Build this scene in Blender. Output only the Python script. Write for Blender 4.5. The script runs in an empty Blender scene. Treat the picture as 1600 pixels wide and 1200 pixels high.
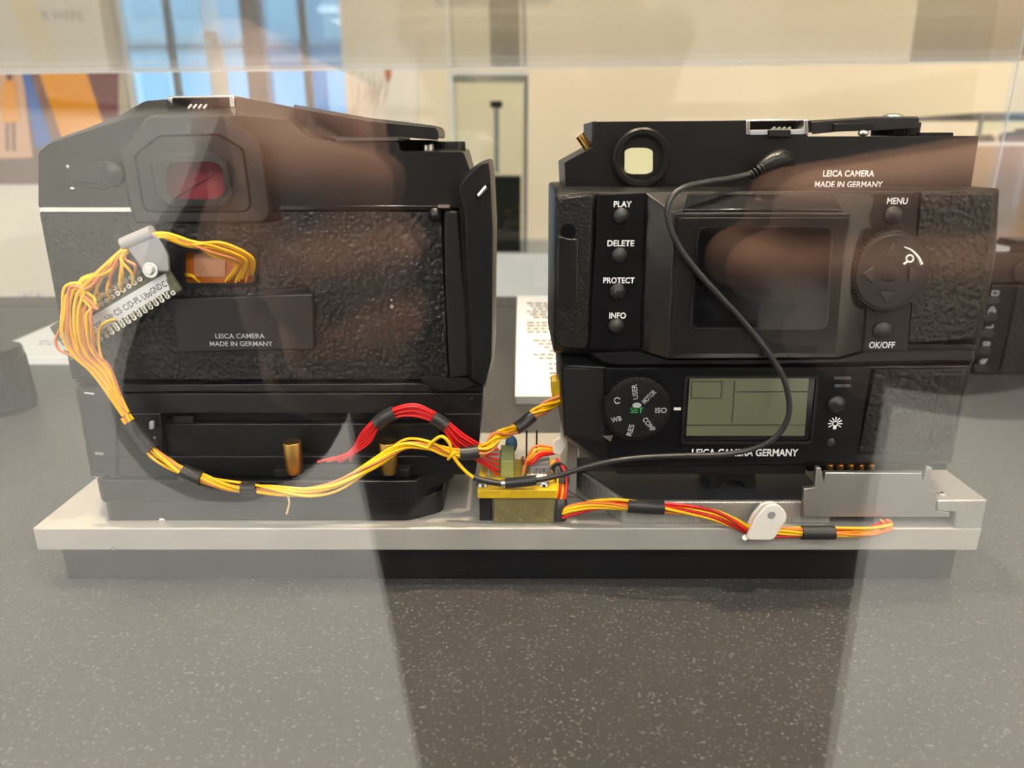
import bpy, bmesh, math, random
from math import radians, sin, cos, tan, pi, sqrt, atan2
from mathutils import Vector, Matrix

random.seed(7)
SC = bpy.context.scene
COL = SC.collection

# ------------------------------------------------------------------ camera
F = 1130.0                      # focal length in pixels of the 1600 wide frame
TH = radians(18.2)              # the phone looks 18 degrees down
C_, S_ = cos(TH), sin(TH)
CZ = 1200.0                     # lens height above the floor, mm
cam_data = bpy.data.cameras.new('camera')
cam_data.sensor_width = 36.0
cam_data.lens = 36.0 * F / 1600.0
cam_data.clip_start = 0.002
cam_data.clip_end = 100
cam_data.dof.use_dof = True
cam_data.dof.focus_distance = 0.262
cam_data.dof.aperture_fstop = 13.0
cam = bpy.data.objects.new('camera', cam_data)
cam.location = (0, 0, CZ / 1000)
cam.rotation_euler = (radians(90) - TH, 0, 0)
COL.objects.link(cam)
SC.camera = cam
SC.view_settings.view_transform = 'Standard'
SC.view_settings.look = 'None'
SC.view_settings.gamma = 1.0
SC.view_settings.use_curve_mapping = False
SC.view_settings.exposure = 0.0
SC.cycles.max_bounces = 10
SC.cycles.transparent_max_bounces = 32
SC.cycles.caustics_reflective = False
SC.cycles.caustics_refractive = False
SC.cycles.sample_clamp_indirect = 6.0
SC.cycles.use_denoising = True

# ------------------------------------------------------------------ light levels
W = bpy.data.worlds.new('daylight')
SC.world = W
W.use_nodes = True
W.node_tree.nodes['Background'].inputs[0].default_value = (0.50, 0.74, 1.0, 1)
W.node_tree.nodes['Background'].inputs[1].default_value = 2.4
PANEL_GLOW = 16.5               # added ceiling panels that light the unseen front half of the room
WARM = (1.0, 0.80, 0.53)
SPOT_EXHIBIT = 95.0             # warm track spots
SPOT_WALL = 84.0
FILL_HANDS = 170.0  # added lamps that only brighten the mirrored hands

# ------------------------------------------------------------------ pixel helpers (all lengths mm)
def ray(u, v):
    a = (u - 800.0) / F
    b = (600.0 - v) / F
    return a, C_ + S_ * b, -S_ + C_ * b

def P(u, v, Y):
    a, y, z = ray(u, v)
    t = Y / y
    return Vector((a * t, Y, z * t + CZ))

def G(u, v, Z):
    a, y, z = ray(u, v)
    t = (Z - CZ) / z
    return Vector((a * t, y * t, Z))

def depth(u, v, Y):
    return Y / ray(u, v)[1]

# ------------------------------------------------------------------ materials
def lin(c):
    return tuple(((x / 255.0) / 12.92 if x / 255.0 <= 0.04045 else ((x / 255.0 + 0.055) / 1.055) ** 2.4) for x in c)

MATS = {}
def mat(name, color, rough=0.5, metal=0.0, spec=0.5, bump=None, noise=None, coat=0.0, trans=0.0, emit=None, aniso=0.0, sub=0.0):
    """bump = (kind, scale, strength, distance); noise = (scale, amount, detail) darkens and lightens the colour"""
    m = bpy.data.materials.new(name)
    m.use_nodes = True
    nt = m.node_tree
    b = nt.nodes['Principled BSDF']
    b.inputs['Base Color'].default_value = (*color, 1)
    b.inputs['Roughness'].default_value = rough
    b.inputs['Metallic'].default_value = metal
    b.inputs['Specular IOR Level'].default_value = spec
    b.inputs['Coat Weight'].default_value = coat
    b.inputs['Coat Roughness'].default_value = 0.08
    b.inputs['Transmission Weight'].default_value = trans
    b.inputs['Anisotropic'].default_value = aniso
    if sub:
        b.inputs['Subsurface Weight'].default_value = sub
        b.inputs['Subsurface Radius'].default_value = (0.006, 0.003, 0.002)
    if emit:
        b.inputs['Emission Color'].default_value = (*emit[0], 1)
        b.inputs['Emission Strength'].default_value = emit[1]
    tc = nt.nodes.new('ShaderNodeTexCoord')
    if noise:
        n = nt.nodes.new('ShaderNodeTexNoise')
        n.inputs['Scale'].default_value = noise[0]
        n.inputs['Detail'].default_value = noise[2]
        nt.links.new(tc.outputs['Object'], n.inputs['Vector'])
        r = nt.nodes.new('ShaderNodeMapRange')
        r.inputs['To Min'].default_value = 1 - noise[1]
        r.inputs['To Max'].default_value = 1 + noise[1]
        r.inputs['From Min'].default_value = 0.3
        r.inputs['From Max'].default_value = 0.7
        nt.links.new(n.outputs['Fac'], r.inputs['Value'])
        x = nt.nodes.new('ShaderNodeVectorMath')
        x.operation = 'SCALE'
        x.inputs[0].default_value = color
        nt.links.new(r.outputs['Result'], x.inputs['Scale'])
        nt.links.new(x.outputs['Vector'], b.inputs['Base Color'])
    if bump:
        kind, sc, st, dist = bump
        if kind == 'voronoi':
            t = nt.nodes.new('ShaderNodeTexVoronoi')
            t.feature = 'SMOOTH_F1'
            t.inputs['Scale'].default_value = sc
            t.inputs['Randomness'].default_value = 1.0
            nz = nt.nodes.new('ShaderNodeTexNoise')
            nz.inputs['Scale'].default_value = sc * 0.9
            mx = nt.nodes.new('ShaderNodeMixRGB')
            mx.inputs[0].default_value = 0.0012 / 1.0
            mx.blend_type = 'ADD'
            mx.inputs[0].default_value = 0.0012
            nt.links.new(tc.outputs['Object'], nz.inputs['Vector'])
            nt.links.new(tc.outputs['Object'], mx.inputs[1])
            nt.links.new(nz.outputs['Color'], mx.inputs[2])
            nt.links.new(mx.outputs[0], t.inputs['Vector'])
            out = t.outputs['Distance']
        elif kind == 'wave':
            t = nt.nodes.new('ShaderNodeTexWave')
            t.inputs['Scale'].default_value = sc
            t.inputs['Distortion'].default_value = 1.2
            t.bands_direction = 'X'
            nt.links.new(tc.outputs['Object'], t.inputs['Vector'])
            out = t.outputs['Fac']
        elif kind == 'brushed':
            mp = nt.nodes.new('ShaderNodeMapping')
            mp.inputs['Scale'].default_value = (0.04, 1.0, 1.0)
            t = nt.nodes.new('ShaderNodeTexNoise')
            t.inputs['Scale'].default_value = sc
            t.inputs['Detail'].default_value = 3
            nt.links.new(tc.outputs['Object'], mp.inputs['Vector'])
            nt.links.new(mp.outputs['Vector'], t.inputs['Vector'])
            out = t.outputs['Fac']
        else:
            t = nt.nodes.new('ShaderNodeTexNoise')
            t.inputs['Scale'].default_value = sc
            t.inputs['Detail'].default_value = 4
            nt.links.new(tc.outputs['Object'], t.inputs['Vector'])
            out = t.outputs['Fac']
        bp = nt.nodes.new('ShaderNodeBump')
        bp.inputs['Strength'].default_value = st
        bp.inputs['Distance'].default_value = dist
        nt.links.new(out, bp.inputs['Height'])
        nt.links.new(bp.outputs['Normal'], b.inputs['Normal'])
    MATS[name] = m
    return m

def glass_mat(name, f0=0.06, tint=(1, 1, 1), f90=1.0):
    """thin clear sheet: what it lets through plus its mirror share by Schlick's law, the same on both faces"""
    m = bpy.data.materials.new(name)
    m.use_nodes = True
    nt = m.node_tree
    for n in list(nt.nodes):
        nt.nodes.remove(n)
    o = nt.nodes.new('ShaderNodeOutputMaterial')
    tr = nt.nodes.new('ShaderNodeBsdfTransparent')
    tr.inputs[0].default_value = (*tint, 1)
    gl = nt.nodes.new('ShaderNodeBsdfAnisotropic') if False else nt.nodes.new('ShaderNodeBsdfGlossy')
    gl.inputs['Roughness'].default_value = 0.0
    lw = nt.nodes.new('ShaderNodeLayerWeight')
    lw.inputs['Blend'].default_value = 0.5
    pw = nt.nodes.new('ShaderNodeMath'); pw.operation = 'POWER'; pw.inputs[1].default_value = 5.0
    ml = nt.nodes.new('ShaderNodeMath'); ml.operation = 'MULTIPLY_ADD'
    ml.inputs[1].default_value = f90 - f0
    ml.inputs[2].default_value = f0
    mx = nt.nodes.new('ShaderNodeMixShader')
    nt.links.new(lw.outputs['Facing'], pw.inputs[0])
    nt.links.new(pw.outputs[0], ml.inputs[0])
    nt.links.new(ml.outputs[0], mx.inputs[0])
    nt.links.new(tr.outputs[0], mx.inputs[1])
    nt.links.new(gl.outputs[0], mx.inputs[2])
    nt.links.new(mx.outputs[0], o.inputs['Surface'])
    MATS[name] = m
    return m

BLACK = mat('black_satin', (0.0045, 0.0045, 0.005), 0.36, spec=0.4, bump=('noise', 2500, 0.06, 0.0002))
BLACKM = mat('black_matte', (0.004, 0.004, 0.0045), 0.55, spec=0.3)
BLACKG = mat('black_gloss', (0.006, 0.006, 0.007), 0.12)
PANELB = mat('button_panel_black', (0.0015, 0.0015, 0.0025), 0.4, spec=0.25)
GREYB = mat('dark_grey_satin', (0.010, 0.010, 0.011), 0.42, spec=0.4)
CHAMF = mat('bevel_grey', (0.012, 0.012, 0.013), 0.22, spec=0.7)
LEATHER = mat('leatherette', (0.005, 0.005, 0.005), 0.36, spec=0.45, bump=('voronoi', 640, 1.0, 0.0006))
LEATHERF = mat('fine_leatherette', (0.005, 0.005, 0.005), 0.38, spec=0.4, bump=('voronoi', 1200, 0.9, 0.0003))
RUBBER = mat('rubber', (0.006, 0.006, 0.006), 0.55, spec=0.35)
BUTTON = mat('button_rubber', (0.016, 0.016, 0.016), 0.42)
WHITE = mat('white_print', (0.85, 0.85, 0.84), 0.5)
GREENP = mat('green_print', (0.03, 0.30, 0.06), 0.5)
GREYP = mat('grey_print', (0.42, 0.42, 0.44), 0.5)
ALU = mat('aluminium', (0.45, 0.435, 0.40), 0.42, 0.3, bump=('brushed', 900, 0.15, 0.0003), noise=(40, 0.08, 3))
ALUM = mat('milled_aluminium', (0.46, 0.45, 0.43), 0.40, 0.6, bump=('wave', 260, 0.35, 0.0003))
ALUS = mat('sheet_metal', (0.48, 0.47, 0.45), 0.3, 0.9, noise=(60, 0.05, 2))
STAGEB = mat('black_anodised', (0.02, 0.022, 0.026), 0.3, bump=('noise', 900, 0.05, 0.0002))
STEEL = mat('steel', (0.72, 0.72, 0.70), 0.25, 1.0)
BRASS = mat('brass', (0.60, 0.36, 0.10), 0.3, 1.0)
GOLD = mat('gold_pin', (0.75, 0.42, 0.12), 0.3, 1.0)
YEL = mat('yellow_wire', lin((246, 190, 0)), 0.38)
ORA = mat('orange_wire', lin((236, 128, 44)), 0.4)
SAL = mat('salmon_wire', lin((216, 130, 76)), 0.4)
RED = mat('red_wire', lin((205, 16, 20)), 0.32)
SHRINK = mat('heat_shrink', (0.02, 0.02, 0.021), 0.4)
CABLE = mat('cable_black', (0.022, 0.022, 0.023), 0.35)
PCB = mat('circuit_board', lin((92, 92, 70)), 0.45, noise=(500, 0.25, 2))
PCBY = mat('circuit_board_yellow', lin((214, 176, 30)), 0.35, noise=(300, 0.12, 2))
PCBO = mat('perf_board', lin((122, 112, 72)), 0.4, noise=(160, 0.15, 2))
SOLDER = mat('solder', (0.75, 0.73, 0.68), 0.28, 1.0)
LABELW = mat('paper_label', (0.68, 0.68, 0.70), 0.7)
INK = mat('ink', (0.03, 0.03, 0.035), 0.7)
INKG = mat('ink_grey', (0.16, 0.14, 0.14), 0.8)
CLIPG = mat('grey_plastic_clip', (0.30, 0.30, 0.31), 0.35)
CLIPW = mat('milky_plastic', (0.80, 0.78, 0.72), 0.35, sub=0.4)
KAPTON = mat('amber_film', lin((186, 98, 20)), 0.18, noise=(90, 0.25, 2))
KAPTONP = mat('pale_sensor', lin((196, 140, 104)), 0.35)
REDG = mat('red_finder_glass', (0.22, 0.022, 0.032), 0.5, spec=0.2)
LCD = mat('lcd_glass', lin((100, 102, 80)), 0.2)
LCDI = mat('lcd_ink', lin((58, 62, 46)), 0.3)
SCREEN = mat('screen_black', (0.004, 0.004, 0.005), 0.08)
FINDER = mat('finder_room_light', lin((226, 220, 176)), 0.3)  # brightness of the room seen through the finder, put into the colour
BLUECAP = mat('blue_capacitor', lin((70, 110, 150)), 0.35)
GREENT = mat('terminal_green', lin((150, 158, 96)), 0.45)
CARD = mat('white_card', (0.84, 0.83, 0.79), 0.7)
ACRYL = glass_mat('acrylic', 0.064)
PANE = glass_mat('thin_glass', 0.04, (0.94, 0.97, 0.94))
EDGE = mat('polished_acrylic_edge', (0.95, 0.94, 0.90), 0.3)
SKIN = mat('skin', (0.62, 0.38, 0.32), 0.5, noise=(120, 0.08, 3), sub=0.12)
JACKET = mat('dark_navy_coat', (0.008, 0.012, 0.030), 0.75, bump=('noise', 300, 0.2, 0.001))
TROUSER = mat('dark_trousers', (0.02, 0.02, 0.025), 0.8)
SHOE = mat('black_shoe', (0.015, 0.014, 0.013), 0.4)
HAIR = mat('dark_hair', (0.02, 0.013, 0.01), 0.5, bump=('brushed', 200, 0.6, 0.002))
LIP = mat('lip', lin((170, 95, 90)), 0.45)
WALLC = mat('cream_wall', (0.80, 0.745, 0.62), 0.85, noise=(1.2, 0.03, 3))
WALLW = mat('white_wall', (0.82, 0.81, 0.78), 0.85, noise=(1.5, 0.02, 2))
BANDD = mat('added_band_dark', (0.045, 0.036, 0.030), 0.7, noise=(6, 0.2, 3))  # for the wall band added to lessen mirrored haze
CEILM = mat('ceiling_white', (0.80, 0.80, 0.78), 0.9)
FLOORM = mat('pale_floor', (0.78, 0.77, 0.74), 0.6, noise=(3, 0.05, 4))
PANELM = mat('added_fill_glow', (0.9, 0.9, 0.9), 0.5, emit=((1.0, 0.975, 0.925), PANEL_GLOW))
LAMPG = mat('lamp_glow', (0.9, 0.9, 0.9), 0.5, emit=((1.0, 0.85, 0.6), 20))
FRAMEW = mat('white_frame', (0.80, 0.79, 0.76), 0.5)
FRAMEG = mat('grey_frame', (0.20, 0.20, 0.20), 0.5)
FACADE = mat('pale_facade', (0.66, 0.84, 0.95), 0.8, noise=(1.0, 0.1, 3))
FACADEB = mat('blue_facade', lin((110, 160, 200)), 0.7, noise=(0.8, 0.12, 3))
WINB = mat('facade_window', (0.42, 0.64, 0.80), 0.4)
STREET = mat('street_paving', (0.4, 0.4, 0.4), 0.9)
PLINTH = mat('white_plinth', (0.80, 0.82, 0.82), 0.6)
BROWNW = mat('brown_plinth', lin((150, 122, 96)), 0.6)
PINK = mat('poster_pink', lin((220, 170, 130)), 0.7)
PYEL = mat('poster_yellow', lin((245, 160, 8)), 0.7)
PPALE = mat('poster_pale_yellow', lin((240, 212, 150)), 0.7)
PBLUE = mat('poster_blue', lin((40, 98, 185)), 0.7)
PBROWN = mat('poster_brown', lin((125, 70, 44)), 0.7)
PMAROON = mat('poster_maroon', lin((116, 50, 52)), 0.7)
PDARK = mat('poster_floor', lin((100, 60, 46)), 0.7)
RUST = mat('rust_feather', lin((190, 116, 60)), 0.8)
WISP = mat('grey_feather', lin((190, 176, 160)), 0.8)

# speckled dark laminate of the counter
def table_mat():
    m = mat('speckled_laminate', (0.06, 0.06, 0.06), 0.42, spec=0.4, bump=('noise', 700, 0.12, 0.0004))
    nt = m.node_tree
    b = nt.nodes['Principled BSDF']
    tc = nt.nodes.new('ShaderNodeTexCoord')
    n = nt.nodes.new('ShaderNodeTexNoise'); n.inputs['Scale'].default_value = 900; n.inputs['Detail'].default_value = 1
    r = nt.nodes.new('ShaderNodeMapRange')
    r.inputs['From Min'].default_value = 0.60; r.inputs['From Max'].default_value = 0.78
    n2 = nt.nodes.new('ShaderNodeTexNoise'); n2.inputs['Scale'].default_value = 25; n2.inputs['Detail'].default_value = 3
    base = nt.nodes.new('ShaderNodeMixRGB'); base.inputs[1].default_value = (0.038, 0.038, 0.041, 1); base.inputs[2].default_value = (0.050, 0.050, 0.051, 1)
    mx = nt.nodes.new('ShaderNodeMixRGB'); mx.inputs[2].default_value = (0.16, 0.157, 0.15, 1)
    nt.links.new(tc.outputs['Object'], n.inputs['Vector'])
    nt.links.new(tc.outputs['Object'], n2.inputs['Vector'])
    nt.links.new(n.outputs['Fac'], r.inputs['Value'])
    nt.links.new(n2.outputs['Fac'], base.inputs[0])
    nt.links.new(r.outputs['Result'], mx.inputs[0])
    nt.links.new(base.outputs[0], mx.inputs[1])
    nt.links.new(mx.outputs[0], b.inputs['Base Color'])
    return m
TABLE = table_mat()

# ------------------------------------------------------------------ mesh helpers
def rp(pts, r, n=3):
    """round the corners of a pixel polygon"""
    out = []
    k = len(pts)
    rr = r if isinstance(r, (list, tuple)) else [r] * k
    for i in range(k):
        p0, p1, p2 = Vector(pts[i - 1]), Vector(pts[i]), Vector(pts[(i + 1) % k])
        a, b = p0 - p1, p2 - p1
        d = min(rr[i], a.length * 0.48, b.length * 0.48)
        a = p1 + a.normalized() * d
        b = p1 + b.normalized() * d
        for j in range(n + 1):
            t = j / n
            q = a * (1 - t) ** 2 + p1 * 2 * t * (1 - t) + b * t * t
            out.append((q.x, q.y))
    return out

def rect(u0, v0, u1, v1):
    return [(u0, v0), (u1, v0), (u1, v1), (u0, v1)]

def smooth_path(pts, per=8):
    pts = [Vector(p) for p in pts]
    if len(pts) < 3:
        return pts
    ex = [pts[0] * 2 - pts[1]] + pts + [pts[-1] * 2 - pts[-2]]
    out = []
    for i in range(1, len(ex) - 2):
        p0, p1, p2, p3 = ex[i - 1:i + 3]
        for j in range(per):
            t = j / per
            out.append(0.5 * ((2 * p1) + (p2 - p0) * t + (2 * p0 - 5 * p1 + 4 * p2 - p3) * t * t + (3 * p1 - p0 - 3 * p2 + p3) * t ** 3))
    out.append(pts[-1])
    return out

class MB:
    def __init__(self):
        self.v, self.f = [], []
    def loft(self, rings, caps=(True, True), closed=True):
        n = len(rings[0])
        b = len(self.v)
        for r in rings:
            self.v.extend(Vector(p) for p in r)
        m = n if closed else n - 1
        for k in range(len(rings) - 1):
            for i in range(m):
                j = (i + 1) % n
                self.f.append((b + k * n + i, b + k * n + j, b + (k + 1) * n + j, b + (k + 1) * n + i))
        if caps[0]:
            self.f.append(tuple(b + i for i in range(n))[::-1])
        if caps[1]:
            self.f.append(tuple(b + (len(rings) - 1) * n + i for i in range(n)))
        return self
    def prism(self, pts, Y0, Y1):
        r0 = [P(u, v, Y0) for u, v in pts]
        self.loft([r0, [Vector((p.x, Y1, p.z)) for p in r0]])
        return self
    def hump(self, rings, back=None):
        rs = [[P(u, v, Y) for u, v in pts] for pts, Y in rings]
        if back is not None:
            rs.append([Vector((p.x, back, p.z)) for p in rs[-1]])
        self.loft(rs)
        return self
    def box(self, x0, x1, y0, y1, z0, z1):
        r = lambda z: [Vector((x0, y0, z)), Vector((x1, y0, z)), Vector((x1, y1, z)), Vector((x0, y1, z))]
        self.loft([r(z0), r(z1)])
        return self
    def plan(self, pts, z0, z1):
        self.loft([[Vector((x, y, z0)) for x, y in pts], [Vector((x, y, z1)) for x, y in pts]])
        return self
    def disc(self, u, v, r, Y0, Y1, r1=None, n=32, knurl=0, squash=1.0):
        """round knob facing the viewer: front radius r (pixels) at Y0, back radius r1 at Y1"""
        c = P(u, v, Y0)
        k = depth(u, v, Y0) / F
        r1 = r if r1 is None else r1
        def ring(rad, Y):
            out = []
            for i in range(n):
                a = 2 * pi * i / n
                q = rad * k * (1 - (knurl if i % 2 else 0))
                out.append(Vector((c.x + q * cos(a), Y, c.z + q * sin(a) * squash)))
            return out
        self.loft([ring(r, Y0), ring(r1, Y1)])
        return self
    def dome(self, u, v, r, Y0, Y1, bulge, n=28):
        """button: cylinder with a domed face"""
        c = P(u, v, Y0)
        k = depth(u, v, Y0) / F
        rings = []
        for t in (0.15, 0.45, 0.75, 0.93, 1.0):
            rings.append([Vector((c.x + r * k * t * cos(2 * pi * i / n), Y0 + bulge * (t * t), c.z + r * k * t * sin(2 * pi * i / n))) for i in range(n)])
        rings.append([Vector((p.x, Y1, p.z)) for p in rings[-1]])
        self.loft(rings)
        return self
    def cyl(self, p0, p1, r0, r1=None, n=20, knurl=0):
        p0, p1 = Vector(p0), Vector(p1)
        r1 = r0 if r1 is None else r1
        d = (p1 - p0).normalized()
        s = d.orthogonal().normalized()
        t = d.cross(s)
        def ring(c, r):
            return [c + (s * cos(2 * pi * i / n) + t * sin(2 * pi * i / n)) * r * (1 - (knurl if i % 2 else 0)) for i in range(n)]
        self.loft([ring(p0, r0), ring(p1, r1)])
        return self
    def tube(self, path, r, n=8, scale=None):
        path = [Vector(p) for p in path]
        up = Vector((0, 0, 1))
        rings = []
        prev = None
        for i, p in enumerate(path):
            d = (path[min(i + 1, len(path) - 1)] - path[max(i - 1, 0)])
            if d.length < 1e-9:
                d = Vector((1, 0, 0))
            d.normalize()
            if prev is None:
                s = d.orthogonal().normalized()
            else:
                s = (prev - d * prev.dot(d))
                s = s.normalized() if s.length > 1e-6 else d.orthogonal().normalized()
            prev = s
            t = d.cross(s)
            q = r * (scale(i / (len(path) - 1)) if scale else 1)
            rings.append([p + (s * cos(2 * pi * k / n) + t * sin(2 * pi * k / n)) * q for k in range(n)])
        self.loft(rings)
        return self
    def sphere(self, c, r, n=14, m=9, sc=(1, 1, 1)):
        c = Vector(c)
        rings = []
        for i in range(1, m):
            a = pi * i / m
            rings.append([c + Vector((r * sin(a) * cos(2 * pi * k / n) * sc[0], r * sin(a) * sin(2 * pi * k / n) * sc[1], r * cos(a) * sc[2])) for k in range(n)])
        self.loft(rings)
        return self
    def capsule(self, a, b, ra, rb, n=16):
        """limb piece with round ends"""
        a, b = Vector(a), Vector(b)
        d = b - a
        L = d.length
        d = d.normalized() if L > 1e-6 else Vector((0, 0, 1))
        s = d.orthogonal().normalized()
        t = d.cross(s)
        st = []
        for i in range(1, 6):
            an = pi / 2 * (1 - i / 5.0)
            st.append((a - d * ra * sin(an), ra * cos(an)))
        for i in range(0, 5):
            an = pi / 2 * i / 5.0
            st.append((b + d * rb * sin(an), rb * cos(an)))
        rings = [[c + (s * cos(2 * pi * k / n) + t * sin(2 * pi * k / n)) * max(r, 0.05) for k in range(n)] for c, r in st]
        self.loft(rings)
        return self
    def mesh(self, origin, recalc=True):
        me = bpy.data.meshes.new('m')
        o = Vector(origin)
        me.from_pydata([tuple((p - o) * 0.001) for p in self.v], [], self.f)
        if recalc:
            bm = bmesh.new()
            bm.from_mesh(me)
            bmesh.ops.recalc_face_normals(bm, faces=bm.faces)
            bm.to_mesh(me)
            bm.free()
        return me
    def build(self, name, m, parent=None, bevel=0.0, angle=35, seg=2, origin=None):
        base = parent['_o'] if parent is not None and '_o' in parent else None
        if parent is not None:
            org = ORIGIN[parent.name]
            me = self.mesh(org)
        else:
            org = Vector(origin) if origin is not None else self.base()
            me = self.mesh(org)
        me.name = name
        me.materials.append(m)
        me.polygons.foreach_set('use_smooth', [True] * len(me.polygons))
        me.set_sharp_from_angle(angle=radians(angle))
        o = bpy.data.objects.new(name, me)
        COL.objects.link(o)
        if parent is not None:
            o.parent = parent
            ORIGIN[o.name] = org.copy() if isinstance(org, Vector) else Vector(org)
        else:
            o.location = org * 0.001
            ORIGIN[o.name] = org.copy()
        if bevel:
            b = o.modifiers.new('bevel', 'BEVEL')
            b.width = bevel * 0.001
            b.segments = seg
            b.limit_method = 'ANGLE'
            b.angle_limit = radians(38)
        return o
    def base(self):
        xs = [p.x for p in self.v]; ys = [p.y for p in self.v]; zs = [p.z for p in self.v]
        return Vector(((min(xs) + max(xs)) / 2, (min(ys) + max(ys)) / 2, min(zs)))

ORIGIN = {}

def tag(o, label=None, cat=None, group=None, kind=None):
    if label: o['label'] = label
    if cat: o['category'] = cat
    if group: o['group'] = group
    if kind: o['kind'] = kind
    return o

def thing(name, loc, label, cat, group=None):
    o = bpy.data.objects.new(name, None)
    o.empty_display_size = 0.02
    o.location = Vector(loc) * 0.001
    COL.objects.link(o)
    ORIGIN[o.name] = Vector(loc)
    return tag(o, label, cat, group)

def struct(mb, name, m, bevel=0):
    return tag(mb.build(name, m, None, bevel), kind='structure')

def text_mesh(s, m, parent, origin, right, up, height, width=None, depth_mm=0.06, name='lettering', bold=0.0, font_space=1.0):
    """flat printed lettering: origin is its middle, right and up unit vectors, sizes in mm"""
    cu = bpy.data.curves.new('t', 'FONT')
    cu.body = s
    cu.size = 1.0
    cu.offset = bold
    cu.space_character = font_space
    cu.resolution_u = 3
    to = bpy.data.objects.new('t', cu)
    COL.objects.link(to)
    dg = bpy.context.evaluated_depsgraph_get()
    me = bpy.data.meshes.new_from_object(to.evaluated_get(dg))
    bpy.data.objects.remove(to)
    bpy.data.curves.remove(cu)
    xs = [v.co.x for v in me.vertices]; ys = [v.co.y for v in me.vertices]
    x0, x1, y0, y1 = min(xs), max(xs), min(ys), max(ys)
    sy = height / (y1 - y0)
    sx = width / (x1 - x0) if width else sy
    out = right.cross(up)
    org = ORIGIN[parent.name]
    for v in me.vertices:
        q = origin + right * ((v.co.x - (x0 + x1) / 2) * sx) + up * ((v.co.y - (y0 + y1) / 2) * sy) + out * depth_mm
        v.co = (q - org) * 0.001
    me.materials.clear()
    me.materials.append(m)
    o = bpy.data.objects.new(name, me)
    COL.objects.link(o)
    o.parent = parent
    ORIGIN[o.name] = org
    return o

def txt(s, u, v, w, h, Y, m, parent, name='lettering', bold=0.01, ang=0, lean=0):
    """lettering on a surface facing the viewer: centre pixel, width and height in pixels"""
    k = depth(u, v, Y) / F
    hh = (P(u, v - h / 2, Y) - P(u, v + h / 2, Y)).length
    a = radians(ang)
    r = Vector((cos(a), 0, sin(a)))
    up = Vector((-sin(a), 0, cos(a)))
    return text_mesh(s, m, parent, P(u, v, Y), r, up, hh, w * k, 0.08, name, bold)

# wires of a bundle run round a common path
def bundle(path, n, spread, r, twist, parent, mats, per=7, seed=1, name='wire', loose=0.0, seg=6):
    """path: list of (u, v, Y); each wire is its own part"""
    rnd = random.Random(seed)
    c = smooth_path([P(*p) for p in path], per)
    N = len(c)
    for i in range(n):
        ph = 2 * pi * i / n + rnd.uniform(-0.3, 0.3)
        rad = spread * (0.35 + 0.65 * rnd.random()) if i else spread * 0.25
        lo = rnd.uniform(-1, 1) * loose
        pts = []
        for j, p in enumerate(c):
            d = (c[min(j + 1, N - 1)] - c[max(j - 1, 0)]).normalized()
            s = d.cross(Vector((0, 1, 0)))
            s = s.normalized() if s.length > 1e-4 else Vector((0, 0, 1))
            t = Vector((0, -1, 0))
            a = ph + twist * j / N * 2 * pi
            q = rad + lo * sin(pi * j / (N - 1))
            pts.append(p + s * cos(a) * q + t * sin(a) * q * 0.7)
        MB().tube(pts, r, seg).build(name, mats[i % len(mats)], parent, angle=80)

def sleeve(path, r, parent, m=None, name='heat_shrink_sleeve', n=12):
    MB().tube(smooth_path([P(*p) for p in path], 6), r, n).build(name, m or SHRINK, parent, angle=70)

# ================================================================== LEVELS
ZT = CZ - 157.0      # counter top
ZP = CZ - 132.0      # top of the aluminium plate
ZB = CZ - 141.2      # underside of the plate
D0 = 70.0            # outer face of the hood's front pane

# ------------------------------------------------------------------ room
X0, X1, Y0R, Y1R, ZC = -3600, 3600, -4600, 4600, 3000
struct(MB().box(X0 - 150, X1 + 150, Y0R - 150, Y1R + 150, -100, 0), 'floor', FLOORM)
struct(MB().box(X0 - 150, X1 + 150, Y0R - 150, Y1R + 150, ZC, ZC + 100), 'ceiling', CEILM)
struct(MB().box(X0 - 150, X0, Y0R, Y1R, 0, ZC), 'wall_left', WALLW)
struct(MB().box(X1, X1 + 150, Y0R, Y1R, 0, ZC), 'wall_right', WALLC)
struct(MB().box(X0 - 150, X1 + 150, Y0R - 150, Y0R, 0, ZC), 'wall_front', WALLW)
struct(MB().box(X0, X1, Y0R, Y0R + 25, 1420, ZC - 1), 'added_dark_band', BANDD)  # unseen dark band, added to lower the haze mirrored in the hood
# back wall with a window opening
wx0, wx1, wz0, wz1 = P(186, 100, 4600).x, P(544, 100, 4600).x, 350, 2750
wb = MB()
wb.box(X0 - 150, wx0, Y1R, Y1R + 150, 0, ZC)
wb.box(wx1, X1 + 150, Y1R, Y1R + 150, 0, ZC)
wb.box(wx0, wx1, Y1R, Y1R + 150, 0, wz0)
wb.box(wx0, wx1, Y1R, Y1R + 150, wz1, ZC)
struct(wb, 'wall_back', WALLC)
win = thing('window_1', ((wx0 + wx1) / 2, Y1R + 60, wz0), 'tall shop window with grey mullions showing blue daylight', 'window')
win['kind'] = 'structure'
for a, b, y, m in ((186, 196, 0, FRAMEW), (262, 270, 0, FRAMEG), (384, 414, -40, FRAMEG), (470, 481, 0, FRAMEG), (536, 552, -30, FRAMEW)):
    MB().box(P(a, 100, 4600).x, P(b, 100, 4600).x, Y1R + 40 + y, Y1R + 100, wz0, wz1).build('mullion', m, win, 3)
MB().box(wx0, wx1, Y1R + 45, Y1R + 100, P(300, 77, 4640).z - 25, P(300, 77, 4640).z + 25).build('transom', FRAMEG, win, 3)
MB().box(wx0, wx1, Y1R + 30, Y1R + 110, wz0, wz0 + 60).build('window_sill', FRAMEW, win, 3)
MB().box(wx0, wx1, Y1R + 68, Y1R + 74, wz0, wz1).build('pane', PANE, win)
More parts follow.
